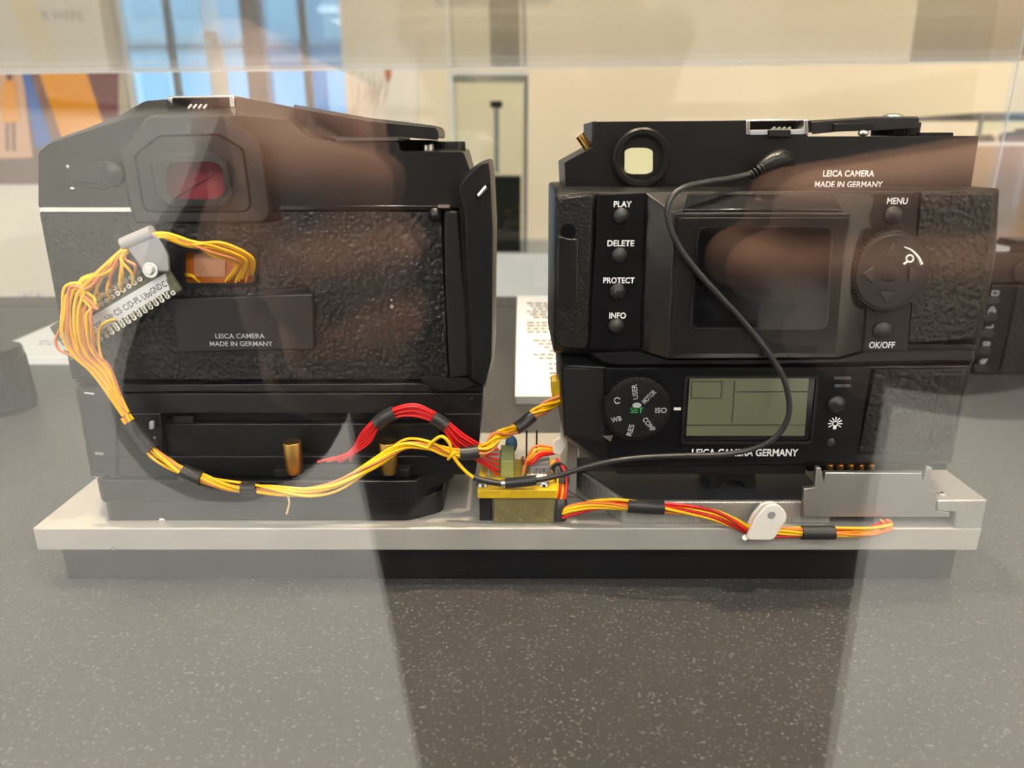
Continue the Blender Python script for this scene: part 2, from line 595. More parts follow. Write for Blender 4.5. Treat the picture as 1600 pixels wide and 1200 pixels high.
# street and the buildings across it
struct(MB().box(-9000, 9000, Y1R + 150, 16000, -160, -100), 'street', STREET)
def building(name, x0, x1, y, h, m, label, floors, cols):
    b = thing(name, ((x0 + x1) / 2, y, -100), label, 'building')
    MB().box(x0, x1, y, y + 2000, -100, h).build('wall', m, b)
    fh = (h - 400) / floors
    cw = (x1 - x0) / cols
    for i in range(floors):
        MB().box(x0 - 40, x1 + 40, y - 80, y, 300 + i * fh - 90, 300 + i * fh).build('floor_band', FRAMEW, b)
        for j in range(cols):
            MB().box(x0 + j * cw + cw * .2, x0 + j * cw + cw * .8, y - 30, y + 20, 300 + i * fh + fh * .2, 300 + i * fh + fh * .85).build('facade_window', WINB, b)
building('street_building', -6800, -3700, 11500, 5200, FACADE, 'pale office building with rows of windows across the street', 4, 5)
building('blue_building', -3650, -1300, 11500, 4700, FACADEB, 'blue-grey building seen behind the right half of the window', 4, 3)

# counter
table = thing('display_counter', (0, 420, 0), 'dark grey speckled display counter under the clear hood', 'counter')
MB().box(-900, 900, 42, 786, ZT - 40, ZT).build('counter_top', TABLE, table, 1.5)
MB().box(-860, 860, 90, 750, 0, ZT - 40).build('counter_body', GREYB, table, 2)

# unseen ceiling panels added behind the photographer to brighten what the hood mirrors
k = 0
for py in (-3800, -2700, -1600):
    for px, side in ((-2100, 'left'), (0, 'middle'), (2100, 'right')):
        row = {-3800: 'beside the front wall', -2700: 'in the middle row', -1600: 'nearest the counter'}[py]
        t = thing('added_fill_panel', (px, py, ZC), 'flat white fill light panel added on the ceiling %s, %s column' % (row, side), 'light', 'added ceiling fill panels')
        MB().box(px - 620, px + 620, py - 320, py + 320, ZC - 25, ZC).build('frame', FRAMEW, t, 2)
        MB().box(px - 590, px + 590, py - 290, py + 290, ZC - 30, ZC - 24).build('diffuser', PANELM, t)

# warm track spots
def spot(x, y, target, watts, ang, blend, label, radius=0.02, color=WARM):
    t = thing('spotlight', (x, y, ZC), label, 'spotlight', 'ceiling spotlights')
    top = Vector((x, y, ZC))
    h = Vector((x, y, ZC - 170))
    d = (Vector(target) - h).normalized()
    MB().cyl(top, top - Vector((0, 0, 20)), 55).build('base', FRAMEW, t, 1)
    MB().cyl(top, h, 10).build('stem', FRAMEW, t)
    MB().cyl(h - d * 60, h + d * 70, 38, 42, 28).build('lamp_head', FRAMEW, t, 2)
    MB().cyl(h + d * 70.2, h + d * 72, 34, 34, 28).build('lamp_lens', LAMPG, t)
    L = bpy.data.lights.new('lamp', 'SPOT')
    L.energy = watts
    L.color = color
    L.spot_size = radians(ang)
    L.spot_blend = blend
    L.shadow_soft_size = radius
    lo = bpy.data.objects.new('lamp', L)
    p = h + d * 82
    lo.location = (p - ORIGIN[t.name]) * 0.001
    lo.rotation_euler = d.to_track_quat('-Z', 'Y').to_euler()
    COL.objects.link(lo)
    lo.parent = t
    return t
spot(-240, 345, (-20, 262, 1075), SPOT_EXHIBIT * 1.5, 26, 0.7, 'white ceiling spotlight right over the two cameras')
spot(430, 40, (60, 255, 1100), SPOT_EXHIBIT * 1.0, 22, 0.7, 'white ceiling spotlight over the front edge of the counter')
spot(-420, 760, (-45, -35, 1180), FILL_HANDS * 1.0, 13, 0.7, 'white ceiling spotlight added over the counter to brighten the left hand')  # this lamp and the next are added to brighten the hands
spot(560, 760, (105, -35, 1180), FILL_HANDS * 1.0, 13, 0.7, 'white ceiling spotlight added over the counter to brighten the right hand')
for i, x in enumerate((-2700, -700, 700, 2100, 3200)):
    nm = ('first', 'second', 'third', 'fourth', 'fifth')[i]
    spot(x, 3000, (x * 1.02, 4600, 1250), SPOT_WALL * (1.0 if x > -600 else 0.8), 95, 0.9, 'white ceiling spotlight washing the back wall, %s from the left' % nm, 0.05)

# big picture panel on the left
PY = 3000
pz0 = 0
pan = thing('poster_panel', (P(70, 200, PY).x, PY, 0), 'cream wall panel with a large colourful striped photograph', 'poster')
a = P(-330, 0, PY)
b = P(190, 0, PY)
MB().box(a.x, P(188, 200, PY).x, PY, PY + 90, 0, 2700).build('panel_board', WALLC, pan, 2)
def flat(pts, y, m, name, par, th=2.0):
    MB().prism(pts, y, y + th).build(name, m, par)
flat([(-330, 104), (184, 104), (186, 288), (-330, 288)], PY - 4, PDARK, 'printed_picture', pan, 4)
flat([(-330, 105), (34, 105), (56, 288), (-330, 288)], PY - 6, PINK, 'pink_field', pan)
flat([(32, 105), (48, 105), (82, 222), (56, 232)], PY - 7, PBLUE, 'blue_stripe', pan)
flat([(44, 105), (60, 105), (96, 206), (82, 224)], PY - 7.5, PBROWN, 'brown_stripe', pan)
flat([(58, 105), (132, 105), (164, 200), (96, 216)], PY - 8, PYEL, 'yellow_stripe', pan)
flat([(122, 105), (184, 105), (186, 230), (160, 230)], PY - 7, PMAROON, 'maroon_stripe', pan)
flat([(-330, 262), (186, 240), (186, 288), (-330, 288)], PY - 8.5, PDARK, 'dark_floor', pan)
flat([(0, 150), (6, 128), (14, 122), (22, 126), (26, 150), (30, 190), (3, 192)], PY - 9, PYEL, 'yellow_dress', pan)
flat([(8, 120), (12, 113), (18, 114), (20, 122), (14, 128)], PY - 9.5, PBROWN, 'printed_head', pan)
flat([(8, 191), (13, 191), (14, 236), (9, 236)], PY - 9, PBROWN, 'printed_leg', pan)
flat([(18, 191), (23, 191), (24, 236), (19, 236)], PY - 9, PBROWN, 'printed_leg', pan)
flat([(0, -40), (34, -40), (98, 98), (52, 98)], PY - 5, PPALE, 'pale_stripe', pan)
txt('YTER WERE', 82, 25, 96, 15, PY - 2, INK, pan)
for ux in (40, 60):
    o = thing('wall_outlet', P(ux, 468, PY - 2), 'small white wall outlet low on the poster panel, %s one' % ('left' if ux == 40 else 'right'), 'outlet', 'outlets under the poster')
    MB().prism(rp(rect(ux - 6, 456, ux + 6, 468), 2), PY - 12, PY - 0.5).build('cover_plate', FRAMEW, o, 1)
    MB().disc(ux, 462, 3.6, PY - 13, PY - 10).build('socket', GREYP, o)

# round sign stand in front of the window
sgn = thing('sign_stand', (P(335, 60, 3900).x, 3900, 0), 'white T-shaped stand with a round grey disc before the window', 'stand')
q = P(335, 60, 3900)
MB().box(q.x - 38, q.x + 38, 3880, 3920, 0, P(335, 77, 3900).z).build('post', FRAMEW, sgn, 3)
MB().box(P(292, 78, 3900).x, P(386, 78, 3900).x, 3880, 3920, P(335, 80, 3900).z, P(335, 71, 3900).z).build('cross_bar', FRAMEG, sgn, 3)
MB().box(q.x - 12, q.x + 12, 3890, 3910, P(335, 71, 3900).z, P(335, 60, 3900).z + 10).build('stem', FRAMEG, sgn, 1)
MB().disc(327, 57, 9, 3880, 3900).build('disc', GREYP, sgn, 1)
MB().box(q.x - 200, q.x + 200, 3780, 4020, 0, 20).build('base', FRAMEW, sgn, 3)

# feather picture on the white pier
fp = thing('feather_picture', P(600, 200, 4588), 'pale unframed wall picture of grey wisps and a rust feather', 'picture')
MB().prism(rect(556, 60, 652, 190), 4580, 4599).build('canvas', WALLW, fp, 2)
rnd = random.Random(3)
for i in range(9):
    ux = 562 + i * 5
    pts = [P(ux + rnd.uniform(-3, 3), 118 + rnd.uniform(-8, 4), 4577), P(ux + rnd.uniform(-5, 5), 145, 4576), P(ux - 4 + rnd.uniform(-6, 6), 170 + rnd.uniform(-6, 8), 4577)]
    MB().tube(smooth_path(pts, 5), 5, 5, lambda t: 1 - 0.7 * abs(2 * t - 1)).build('wisp', WISP, fp)
MB().prism(rp([(600, 100), (611, 98), (611, 120), (606, 131), (602, 120)], 3), 4572, 4579).build('rust_feather', RUST, fp, 1)

# glass vitrine on a white plinth, centre background
VY = 2700
v = thing('glass_vitrine', (P(765, 300, VY).x, VY + 150, 0), 'slim glass vitrine on white plinth with black block, beyond the left camera', 'showcase')
zt = P(765, 395, VY).z
xa, xb = P(706, 300, VY).x, P(824, 300, VY).x
MB().box(xa - 60, P(866, 420, VY).x, VY - 20, VY + 420, 0, zt).build('plinth', PLINTH, v, 3)
zc = P(765, 118, VY).z
MB().box(P(770, 300, VY).x, P(814, 300, VY).x, VY + 20, VY + 130, zt, P(790, 276, VY).z).build('black_block', BLACKM, v, 2)
for x in (xa, xb - 8):
    MB().box(x, x + 8, VY, VY + 300, zt, zc).build('side_pane', PANE, v)
MB().box(xa + 9, xb - 9, VY, VY + 6, zt, zc).build('front_pane', PANE, v)
for x in (xa, xb - 14):
    MB().box(x, x + 14, VY - 6, VY - 0.5, zt, zc).build('corner_rail', FRAMEG if x > xa else PLINTH, v)
MB().box(xa, xb, VY - 6, VY + 300, zc, zc + 14).build('top_rail', PLINTH, v, 1)
c0 = P(776, 270, VY + 60)
MB().cyl((c0.x, VY + 75, c0.z), (c0.x, VY + 75, P(776, 166, VY + 60).z), 9).build('rod', GREYP, v)
MB().box(c0.x - 22, c0.x + 22, VY + 55, VY + 95, P(776, 168, VY + 60).z, P(776, 158, VY + 60).z).build('mounted_sample', BLACKM, v, 3)

# second vitrine at the right edge
VY2 = 2500
v2 = thing('plinth_showcase', (P(1580, 300, VY2).x, VY2 + 200, 0), 'glass showcase on brown plinth at the right edge, beyond the right camera', 'showcase')
xa, xb = P(1518, 250, VY2).x, P(1518, 250, VY2).x + 620
zt, zc = P(1560, 222, VY2).z, P(1560, 182, VY2).z
MB().box(xa, xb, VY2, VY2 + 500, 0, zt - 12).build('plinth', BROWNW, v2, 3)
MB().box(xa, xb, VY2, VY2 + 500, zt - 12, zt).build('shelf_top', FRAMEW, v2, 1)
MB().box(xa, xb, VY2, VY2 + 6, zt, zc).build('front_pane', PANE, v2)
MB().box(xa, xb, VY2 - 5, VY2 + 500, zc, zc + 12).build('top_rail', FRAMEG, v2, 1)
MB().box(xa, xa + 12, VY2 - 5, VY2 - 0.5, zt, zc).build('corner_rail', FRAMEG, v2)
for i, (u0, u1, vt) in enumerate(((1543, 1556, 210), (1576, 1597, 206), (1600, 1612, 200))):
    w_ = u1 - u0
    e = MB().prism([(u0, 221.9), (u0, vt + 4), (u0 + w_ * .28, vt + 4), (u0 + w_ * .36, vt), (u0 + w_ * .64, vt), (u0 + w_ * .72, vt + 4), (u1, vt + 4), (u1, 221.9)], VY2 + 80, VY2 + 140).build('compact_camera', GREYB, None, 2)
    tag(e, ('small dark camera inside the right showcase, leftmost', 'wider dark camera inside the right showcase, middle one', 'dark camera inside the right showcase, cut by the frame')[i], 'camera', 'cameras in the right showcase')
    z = zt - min(p.z for p in [ORIGIN[e.name]])
    e.location.z = zt * 0.001

# ------------------------------------------------------------------ things on the counter
riser = MB().box(P(107, 907, 239).x, P(1484, 907, 239).x, 239, 318, ZT, ZB).build('riser_block', BLACKM, None, 0.4)
tag(riser, 'low black riser block under the aluminium plate', 'riser')

plate = thing('mounting_plate', (0, 280, ZB), 'long bare aluminium mounting plate on a black riser, holding both cameras', 'plate')
pxl, pxr = P(51, 828, 233.5).x, P(1534, 828, 233.5).x
MB().box(pxl, pxr, 233.5, 326, ZB, ZP).build('plate_body', ALU, plate, 0.5)
MB().disc(177, 858, 3, 233.3, 233.6).build('scratch_mark', STEEL, plate)

def plan_scale(u, v, Y): return depth(u, v, Y) / F

# ================================================================== LEFT CAMERA
def build_slr():
    t = thing('reflex_camera', (P(430, 600, 265).x, 268, ZP), 'black reflex camera seen from behind with red finder glass, left on the plate', 'camera')
    o0 = [(60, 325), (60, 238), (78, 224), (140, 204), (196, 186), (234, 181), (262, 181), (263, 182), (368, 181), (369, 180), (452, 188), (482, 216), (525, 222), (623, 222), (625, 237), (724, 237), (736, 270), (724, 325)]
    o1 = [(63, 325), (64, 232), (82, 219), (142, 198), (190, 179), (226, 158), (261, 155), (262, 170), (369, 168), (370, 151), (456, 168), (484, 212), (526, 219), (623, 219), (625, 234), (722, 233), (732, 270), (720, 325)]
    RR = [5] * 6 + [1, 1, 1, 1] + [5] * 8
    MB().hump([(rp(o0, RR[:len(o0)]), 250), (rp(o1, RR[:len(o1)]), 261)], 305).build('top_cover', BLACK, t, 0.5)
    # back shell, with the film gate cut out of the leatherette
    MB().prism([(62, 330), (724, 330), (740, 470), (752, 598), (119, 598)], 251, 306).build('back_shell', BLACKM, t, 0.4)
    MB().prism(rp(rect(63, 324, 207, 331), 2), 248, 260).build('chrome_line', STEEL, t)
    MB().prism(rp(rect(436, 321, 706, 329), 2), 248, 260).build('trim_line', BLACKG, t, 0.3)
    lt = MB()
    lt.prism([(62, 333), (204, 333), (218, 350), (286, 350), (286, 470), (278, 592), (113, 592), (88, 470)], 248, 251.2)
    lt.prism([(286, 350), (398, 350), (398, 392), (286, 392)], 248, 251.2)
    lt.prism([(286, 444), (398, 444), (398, 592), (280, 592)], 248, 251.2)
    lt.prism([(398, 350), (440, 346), (440, 331), (688, 331), (694, 460), (700, 592), (398, 592)], 248, 251.2)
    lt.build('leatherette', LEATHER, t)
    # gate
    MB().prism(rp(rect(286, 391, 398, 445), 3), 250.2, 250.9).build('amber_film', KAPTON, t)
    MB().prism(rp(rect(303, 396, 352, 432), 2), 249.8, 250.1).build('sensor_plate', KAPTONP, t)
    f = MB()
    f.hump([(rp(rect(281, 388, 402, 449), 8), 247.4), (rp(rect(283, 389, 401, 448), 8), 247.3), (rp(rect(288, 394, 397, 442), 8), 247.3), (rp(rect(288, 394, 397, 442), 8), 250)])
    f.f = f.f[:-2]
    f.build('gate_rim', BLACKM, t)
    # tag plate with the maker's lettering
    MB().prism(rp([(266, 466), (488, 460), (491, 546), (277, 551)], 5), 246.2, 249).build('name_plate', GREYB, t, 0.4)
    MB().prism(rp([(412, 452), (478, 451), (479, 462), (413, 464)], 2), 246.8, 249).build('plate_latch', BLACKM, t, 0.2)
    txt('LEICA CAMERA', 375, 525, 77, 7.5, 246.2, GREYP, t)
    txt('MADE IN GERMANY', 377, 537, 98, 7.5, 246.2, GREYP, t)
    # eyepiece
    outer = [(207, 330), (190, 235), (235, 184), (350, 182), (405, 224), (421, 330), (413, 345), (212, 346)]
    outb = [(203, 334), (186, 232), (232, 179), (353, 177), (410, 220), (426, 332), (416, 350), (208, 351)]
    mid = [(222, 321), (209, 242), (247, 211), (342, 208), (382, 232), (394, 322), (386, 332), (230, 333)]
    mid2 = [(225, 319), (213, 243), (249, 215), (341, 212), (378, 234), (390, 320), (383, 329), (232, 330)]
    inn = [(243, 305), (233, 253), (257, 239), (337, 238), (357, 253), (367, 306), (347, 326), (266, 326)]
    inn2 = [(246, 304), (237, 254), (259, 242), (336, 241), (354, 255), (363, 305), (345, 322), (268, 322)]
    ope = [(261, 299), (258, 264), (268, 253), (334, 252), (348, 262), (351, 300), (340, 311), (270, 311)]
    R = lambda q, r=7: rp(q, r)
    e = MB()
    e.hump([(R(outb), 251), (R(outer), 244), (R(mid), 243.4), (R(mid2), 246.0), (R(inn), 245.6)])
    e.build('eyepiece_housing', GREYB, t, 0, 25)
    e = MB()
    e.hump([(R(mid2), 246.5), (R(mid2), 242.6), (R(inn), 242.2), (R(inn2), 238.6), (R(ope, 9), 238.2), (R(ope, 9), 247)])
    e.f = e.f[:-2]
    e.build('rubber_eyecup', RUBBER, t, 0, 25)
    MB().prism(R([(x, y) for x, y in ope]), 245.2, 246).build('finder_glass', REDG, t)
    MB().cyl(P(275, 309, 244.9), P(332, 274, 244.9), 0.12, n=6).build('split_line', BLACKM, t)
    # switch with its marks
    MB().prism(rp([(112, 262), (150, 252), (176, 252), (186, 270), (182, 292), (160, 298), (120, 292), (106, 280)], 8), 247.5, 251).build('selector_plate', GREYB, t, 0.5)
    MB().dome(171, 272, 17, 244.5, 250, 1.2).build('selector_knob', BLACK, t)
    MB().prism(rp([(112, 266), (158, 258), (160, 288), (114, 284)], 6), 246.0, 248).build('selector_lever', GREYB, t, 0.6)
    for (u, v_, s) in ((106, 260, '+'), (199, 266, '+'), (113, 294, '-'), (199, 277, '+'), (201, 288, '-')):
        txt(s, u, v_, 6, 6 if s == '+' else 3, 249.6, WHITE, t, 'switch_mark', 0.02)
    # accessory shoe
    sh = MB()
    Ys = 262
    sh.prism([(262, 150), (365, 149), (365, 153), (262, 154)], Ys, Ys + 12)
    sh.prism([(262, 152), (269, 152), (269, 170), (260, 170)], Ys - 1, Ys + 22)
    sh.prism([(358, 151), (365, 151), (368, 168), (359, 168)], Ys - 1, Ys + 22)
    sho = sh.build('accessory_shoe', STEEL, t, 0.2)
    MB().prism([(268, 153), (359, 152), (360, 169), (268, 170)], Ys + 14, Ys + 20).build('shoe_floor', BLACKM, sho)
    for i in range(4):
        u = 294 + i * 8
        MB().cyl(P(u, 170, Ys - 3), P(u + 5, 164, Ys - 1), 0.4, n=8).build('shoe_spring', GREYP, sho)
    MB().prism(rp([(290, 165), (328, 164), (325, 174), (292, 175)], 2), Ys - 1.5, Ys + 2).build('spring_block', BLACKM, sho, 0.2)
    # advance lever, decks, dial, release
    MB().hump([(rp([(458, 168), (576, 189), (681, 200), (685, 206), (685, 219), (622, 214), (520, 214), (477, 210)], 3), 250),
               (rp([(458, 163), (577, 184), (679, 196), (684, 202), (684, 215), (622, 211), (520, 211), (477, 208)], 3), 258)], 285).build('advance_lever', BLACK, t, 0.5)
    MB().prism(rp(rect(525, 214, 622, 220), 2), 252, 282).build('lever_ring', GREYP, t, 0.2)
    MB().prism([(628, 218), (676, 219), (676, 234), (628, 234)], 268, 290).build('dial_collar', BLACKM, t, 0.3)
    c = P(668, 236, 256)
    MB().cyl((c.x, 258, c.z - 1), (c.x, 258, c.z + 1.6), 2.2).build('release_collar', STEEL, t)
    MB().sphere((c.x, 258, c.z + 1.8), 1.9, 16, 8, (1, 1, 0.55)).build('shutter_release', STEEL, t, 0, 80)
    c = P(700, 236, 266)
    MB().cyl((c.x, 268, c.z), (c.x, 268, c.z + 3.2), 6.2, 6.0, 60, 0.04).build('shutter_dial', BLACK, t, 0.2)
    # small oval catch and its bright clip
    MB().dome(679, 337, 11, 246, 249, 1.5).build('door_catch', BLACK, t)
    MB().prism(rp(rect(684, 320, 703, 325), 2), 246.5, 250).build('bright_clip', STEEL, t)
    c = P(613, 478, 247.5)
    MB().cyl(c, c + Vector((0, -1.2, 0)), 0.9, 0.7).build('silver_screw', STEEL, t)
    c = P(612, 468, 247.5)
    MB().cyl(c, c + Vector((0, -0.8, 0)), 0.5, 0.4).build('silver_screw', STEEL, t)
    # hand grip and strap lug
    g0 = [(716, 292), (730, 275), (752, 256), (763, 253), (766, 276), (770, 360), (768, 560), (757, 604), (738, 590), (732, 450), (727, 335)]
    g1 = [(712, 292), (728, 270), (750, 253), (766, 249), (770, 276), (774, 360), (772, 562), (758, 608), (730, 592), (724, 450), (718, 335)]
    MB().hump([(rp(g0, 6), 239), (rp(g1, 6), 245)], 275).build('hand_grip', BLACK, t, 0.4)
    MB().prism(rp([(738, 317), (741, 304), (760, 285), (764, 284), (763, 296), (746, 318)], 4), 238.4, 240).build('strap_slot', BLACKG, t, 0.3)
    c = P(748, 306, 238.2); c2 = P(760, 292, 238.2)
    MB().cyl(c, c2, 0.7, n=8).build('strap_bar', STEEL, t)
    MB().prism(rp([(694, 330), (716, 330), (726, 450), (734, 588), (702, 592), (696, 460)], 5), 247, 262).build('grip_side_strip', GREYB, t, 0.6)
    MB().hump([(rp([(655, 592), (752, 590), (745, 601), (720, 609), (680, 609)], 5), 245), (rp([(650, 590), (757, 588), (750, 602), (722, 611), (676, 611)], 5), 249)], 262).build('grip_foot', BLACK, t, 0.4)
    # digital module below
    m = MB()
    m.prism([(182, 601), (756, 599), (755, 612), (182, 613)], 247, 300)
    m.prism([(182, 615), (755, 614), (752, 646), (182, 646)], 247.4, 300)
    m.prism([(182, 646), (250, 646), (257, 714), (182, 714)], 247.4, 300)
    m.prism([(694, 646), (752, 646), (747, 714), (690, 714)], 247.4, 300)
    m.prism([(182, 713), (747, 713), (743, 742), (182, 744)], 247.0, 300)
    m.build('module_housing', BLACK, t, 0.4)
    MB().prism([(240, 640), (704, 640), (700, 718), (240, 718)], 254, 298).build('compartment_back', BLACKM, t)
    MB().prism([(254, 662), (690, 662), (686, 714), (258, 714)], 250, 254.5).build('battery_door', BLACK, t, 0.5)
    MB().prism(rect(270, 650, 302, 661), 251, 254.5).build('door_tab', GREYB, t, 0.3)
    MB().hump([(rp([(121, 606), (181, 603), (182, 744), (146, 744)], 4), 244.8), (rp([(117, 602), (184, 600), (185, 746), (142, 746)], 4), 247.5)], 298).build('module_end_cap', BLACK, t, 0.3)
    MB().prism(rp([(131, 612), (148, 614), (147, 617), (132, 615)], 1), 244.4, 246).build('end_cap_mark', STEEL, t)
    for (u, v_, h) in ((236, 665, 6), (238, 688, 4), (240, 716, 4)):
        MB().prism(rp(rect(u - 3.5, v_ - h, u + 3.5, v_ + h), 2), 246.2, 248).build('module_contact', GREYP, t, 0.2)
    c = P(738, 626, 247); MB().cyl(c, c + Vector((0, -0.7, 0)), 1.4).build('module_screw', BLACKG, t, 0.2)
    c = P(710, 688, 247); MB().cyl(c, c + Vector((0, -0.6, 0)), 0.6).build('module_screw', STEEL, t, 0.1)
    # tray under the module: rim, floor, slanted right end
    zr = P(400, 752, 237.5).z
    zb = P(400, 783, 238.5).z
    xl = P(145, 752, 237.5).x
    xr = P(650, 752, 237.5).x
    cc = G(707, 716, zr)
    poly = [(xl, 262), (xl, 240), (xl + 2.5, 237.5), (xr, 237.5), (cc.x, min(cc.y, 262)), (cc.x, 264)]
    w = MB()
    th = 1.5
    inner = [(xl + th, 262), (xl + th, 240.6), (xl + 3.2, 237.5 + th), (xr - 0.8, 237.5 + th), (cc.x - th, min(cc.y, 262) + 0.6), (cc.x - th, 264)]
    n = len(poly)
    rings = []
    for i in range(n):
        (ax, ay), (bx, by) = poly[i], inner[i]
        ix = ax + (2.5 if i < 2 else 0) - (2 if i > 3 else 0)
        rings.append([Vector((ax, ay, zr)), Vector((bx, by, zr)), Vector((bx, by, zb)), Vector((ax, ay, zb + 0.0))])
    w.loft(rings)
    w.build('tray_rim', BLACK, t, 0.4)
    MB().plan([(x, y) for x, y in inner], zb, zb + 1.5).build('tray_floor', BLACKM, t)
    # low base on the plate
    xa, xb = P(166, 816, 239).x, P(640, 816, 239).x
    MB().plan(rp([(xa, 239), (xb, 239), (xb + 12, 246), (xb + 12, 300), (xa, 300)], 3), ZP, zb).build('base_block', BLACK, t, 0.4)
    c = P(254, 814, 238.9); MB().cyl(c, c + Vector((0, -0.8, 0)), 1.6, 1.2).build('base_screw', STEEL, t, 0.2)
    MB().prism(rp([(148, 706), (162, 707), (162, 711), (148, 711)], 1), 243.5, 246).build('tray_mark', STEEL, t)
    # knurled brass thumb screws on a black bar
    MB().box(P(430, 740, 243).x, P(640, 740, 243).x, 242, 246.9, P(500, 744, 243).z, P(500, 732, 243).z).build('clamp_bar', BLACKM, t, 0.3)
    for u in (461, 609):
        c = P(u, 738, 241.6)
        top = P(u, 690, 241.6).z
        s = MB().cyl((c.x, 241.6, c.z), (c.x, 241.6, top), 3.3, 3.3, 64, 0.05).build('thumb_screw', BRASS, t, 0.25)
        tag(s, 'knurled brass thumb screw')
        MB().cyl((c.x, 241.6, zb + 1), (c.x, 241.6, c.z), 1.3).build('screw_shank', BLACKG, s)
    return t
slr = build_slr()

# ================================================================== RIGHT CAMERA
def build_rf():
    t = thing('rangefinder_camera', (P(1200, 600, 250).x, 262, P(1100, 738, 238).z), 'black rangefinder camera with digital back, screen and LCD, right on the plate', 'camera')
    # top plate
    o = [(884, 294), (882, 254), (931, 227), (932, 190), (1166, 188), (1166, 210), (1262, 209), (1262, 213), (1530, 212), (1517, 296)]
    MB().prism(rp(o, 2.5), 250, 284).build('top_plate', BLACK, t, 0.4)
    MB().prism([(925, 190), (932, 189), (932, 226), (925, 230)], 250.6, 280).build('plate_step', GREYB, t, 0.2)
    # finder
    cring = MB()
    def circ(r, Y, u=1001, v_=247):
        c = P(u, v_, 250); kk = depth(u, v_, 250) / F
        return [Vector((c.x + r * kk * cos(2 * pi * i / 40), Y, c.z + r * kk * sin(2 * pi * i / 40))) for i in range(40)]
    cring.loft([circ(45, 251), circ(45, 247.4), circ(42, 246.8), circ(36, 246.8), circ(31, 248.8)], (False, True))
    cring.build('finder_ring', BLACK, t, 0, 25)
    MB().prism(rp([(976, 235), (986, 231), (1010, 231), (1020, 235), (1020, 268), (1010, 272), (986, 272), (976, 269)], 4), 248.3, 249.5).build('finder_window', FINDER, t)  # solid pane, the bright view through it is painted on
    MB().cyl(P(920, 233, 256), P(906, 212, 256), 1.4, 1.4, 12).build('rewind_lever_post', BRASS, t, 0.1)
    for i in range(6):
        a = P(918 - i * 2.2, 229 - i * 3.3, 256); b = P(917 - i * 2.2, 227.6 - i * 3.3, 256)
        MB().cyl(a, b, 1.7, n=12).build('post_thread', BRASS, t)
    # shoe
    s = MB()
    s.prism([(1166, 187), (1262, 186), (1262, 188.5), (1166, 189.5)], 256, 274)
    s.prism([(1166, 188), (1172, 188), (1172, 210), (1166, 211)], 249.5, 274)
    s.prism([(1256, 187), (1262, 187), (1264, 210), (1257, 210)], 249.5, 274)
    sho = s.build('accessory_shoe', STEEL, t, 0.2)
    MB().prism([(1172, 203), (1257, 202), (1257, 210), (1172, 211)], 249.8, 274).build('shoe_floor', GREYP, sho, 0.2)
    MB().prism([(1172, 189.5), (1257, 188.5), (1257, 203), (1172, 204)], 262, 274).build('shoe_back', BLACKM, sho)
    MB().prism([(1201, 203), (1236, 203), (1236, 214), (1202, 214)], 248.6, 252).build('spring_block', BLACKM, sho, 0.2)
    for i in range(4):
        u = 1204 + i * 8
        MB().cyl(P(u, 205, 249), P(u + 6, 200, 251), 0.5, n=8).build('shoe_spring', STEEL, sho)
    # advance lever and dial
    MB().hump([(rp([(1268, 191), (1302, 188), (1362, 184), (1436, 184), (1436, 200), (1368, 204), (1308, 206), (1268, 210)], 2), 252), (rp([(1268, 188), (1302, 186), (1362, 182), (1434, 182), (1434, 197), (1368, 200), (1308, 203), (1268, 207)], 2), 256)], 272).build('advance_lever', GREYB, t, 0.3)
    MB().prism(rp([(1304, 193), (1366, 192), (1366, 203), (1304, 205)], 2), 250.8, 254).build('lever_tip', BLACK, t, 0.3)
    c = P(1400, 212, 262)
    MB().cyl((c.x, 263, c.z), (c.x, 263, c.z + 4.2), 7.6, 7.6, 60, 0.03).build('lever_hub', BLACKM, t, 0.2)
    MB().sphere((P(1395, 182, 263).x, 263, P(1395, 183, 263).z), 3.6, 20, 8, (1, 1, 0.35)).build('frame_counter', STEEL, t, 0, 80)
    MB().sphere(P(1349, 208, 251), 1.3, 14, 8, (1.4, 1, 0.8)).build('lever_pin', STEEL, t, 0, 80)
    MB().prism([(1436, 207), (1490, 207), (1490, 213), (1436, 213)], 256, 276).build('deck_plate', BLACKM, t, 0.2)
    txt('LEICA CAMERA', 1326, 271, 80, 10, 249.8, WHITE, t, 'lettering', 0.02)
    txt('MADE IN GERMANY', 1326, 288, 106, 9.5, 249.8, WHITE, t, 'lettering', 0.02)
    # digital back: shell
    MB().hump([(rp([(868, 302), (1560, 298), (1552, 400), (1524, 556), (866, 548)], 7), 240.5), (rp([(866, 293), (1562, 294), (1556, 400), (1527, 562), (864, 552)], 7), 243)], 282).build('back_shell', BLACK, t, 0.4)
    # left end with thumb flap
    MB().hump([(rp([(870, 312), (926, 304), (916, 545), (868, 540)], 8), 238.2), (rp([(867, 302), (934, 300), (924, 551), (865, 547)], 8), 241)]).build('left_grip', LEATHERF, t, 0.3)
    MB().hump([(rp([(872, 368), (888, 374), (903, 373), (902, 470), (896, 485), (888, 489), (878, 484), (870, 468)], 6), 237.2), (rp([(870, 366), (888, 372), (905, 371), (904, 470), (898, 487), (888, 492), (876, 486), (868, 470)], 6), 239)]).build('release_flap', CHAMF, t, 0.4)
    MB().disc(888, 362, 12, 238, 239, n=24).build('flap_notch', BLACKG, t)
    # button panel
    MB().prism([(935, 304), (1009, 301), (1001, 545), (920, 546)], 239.0, 241.5).build('button_panel', PANELB, t, 0.2)
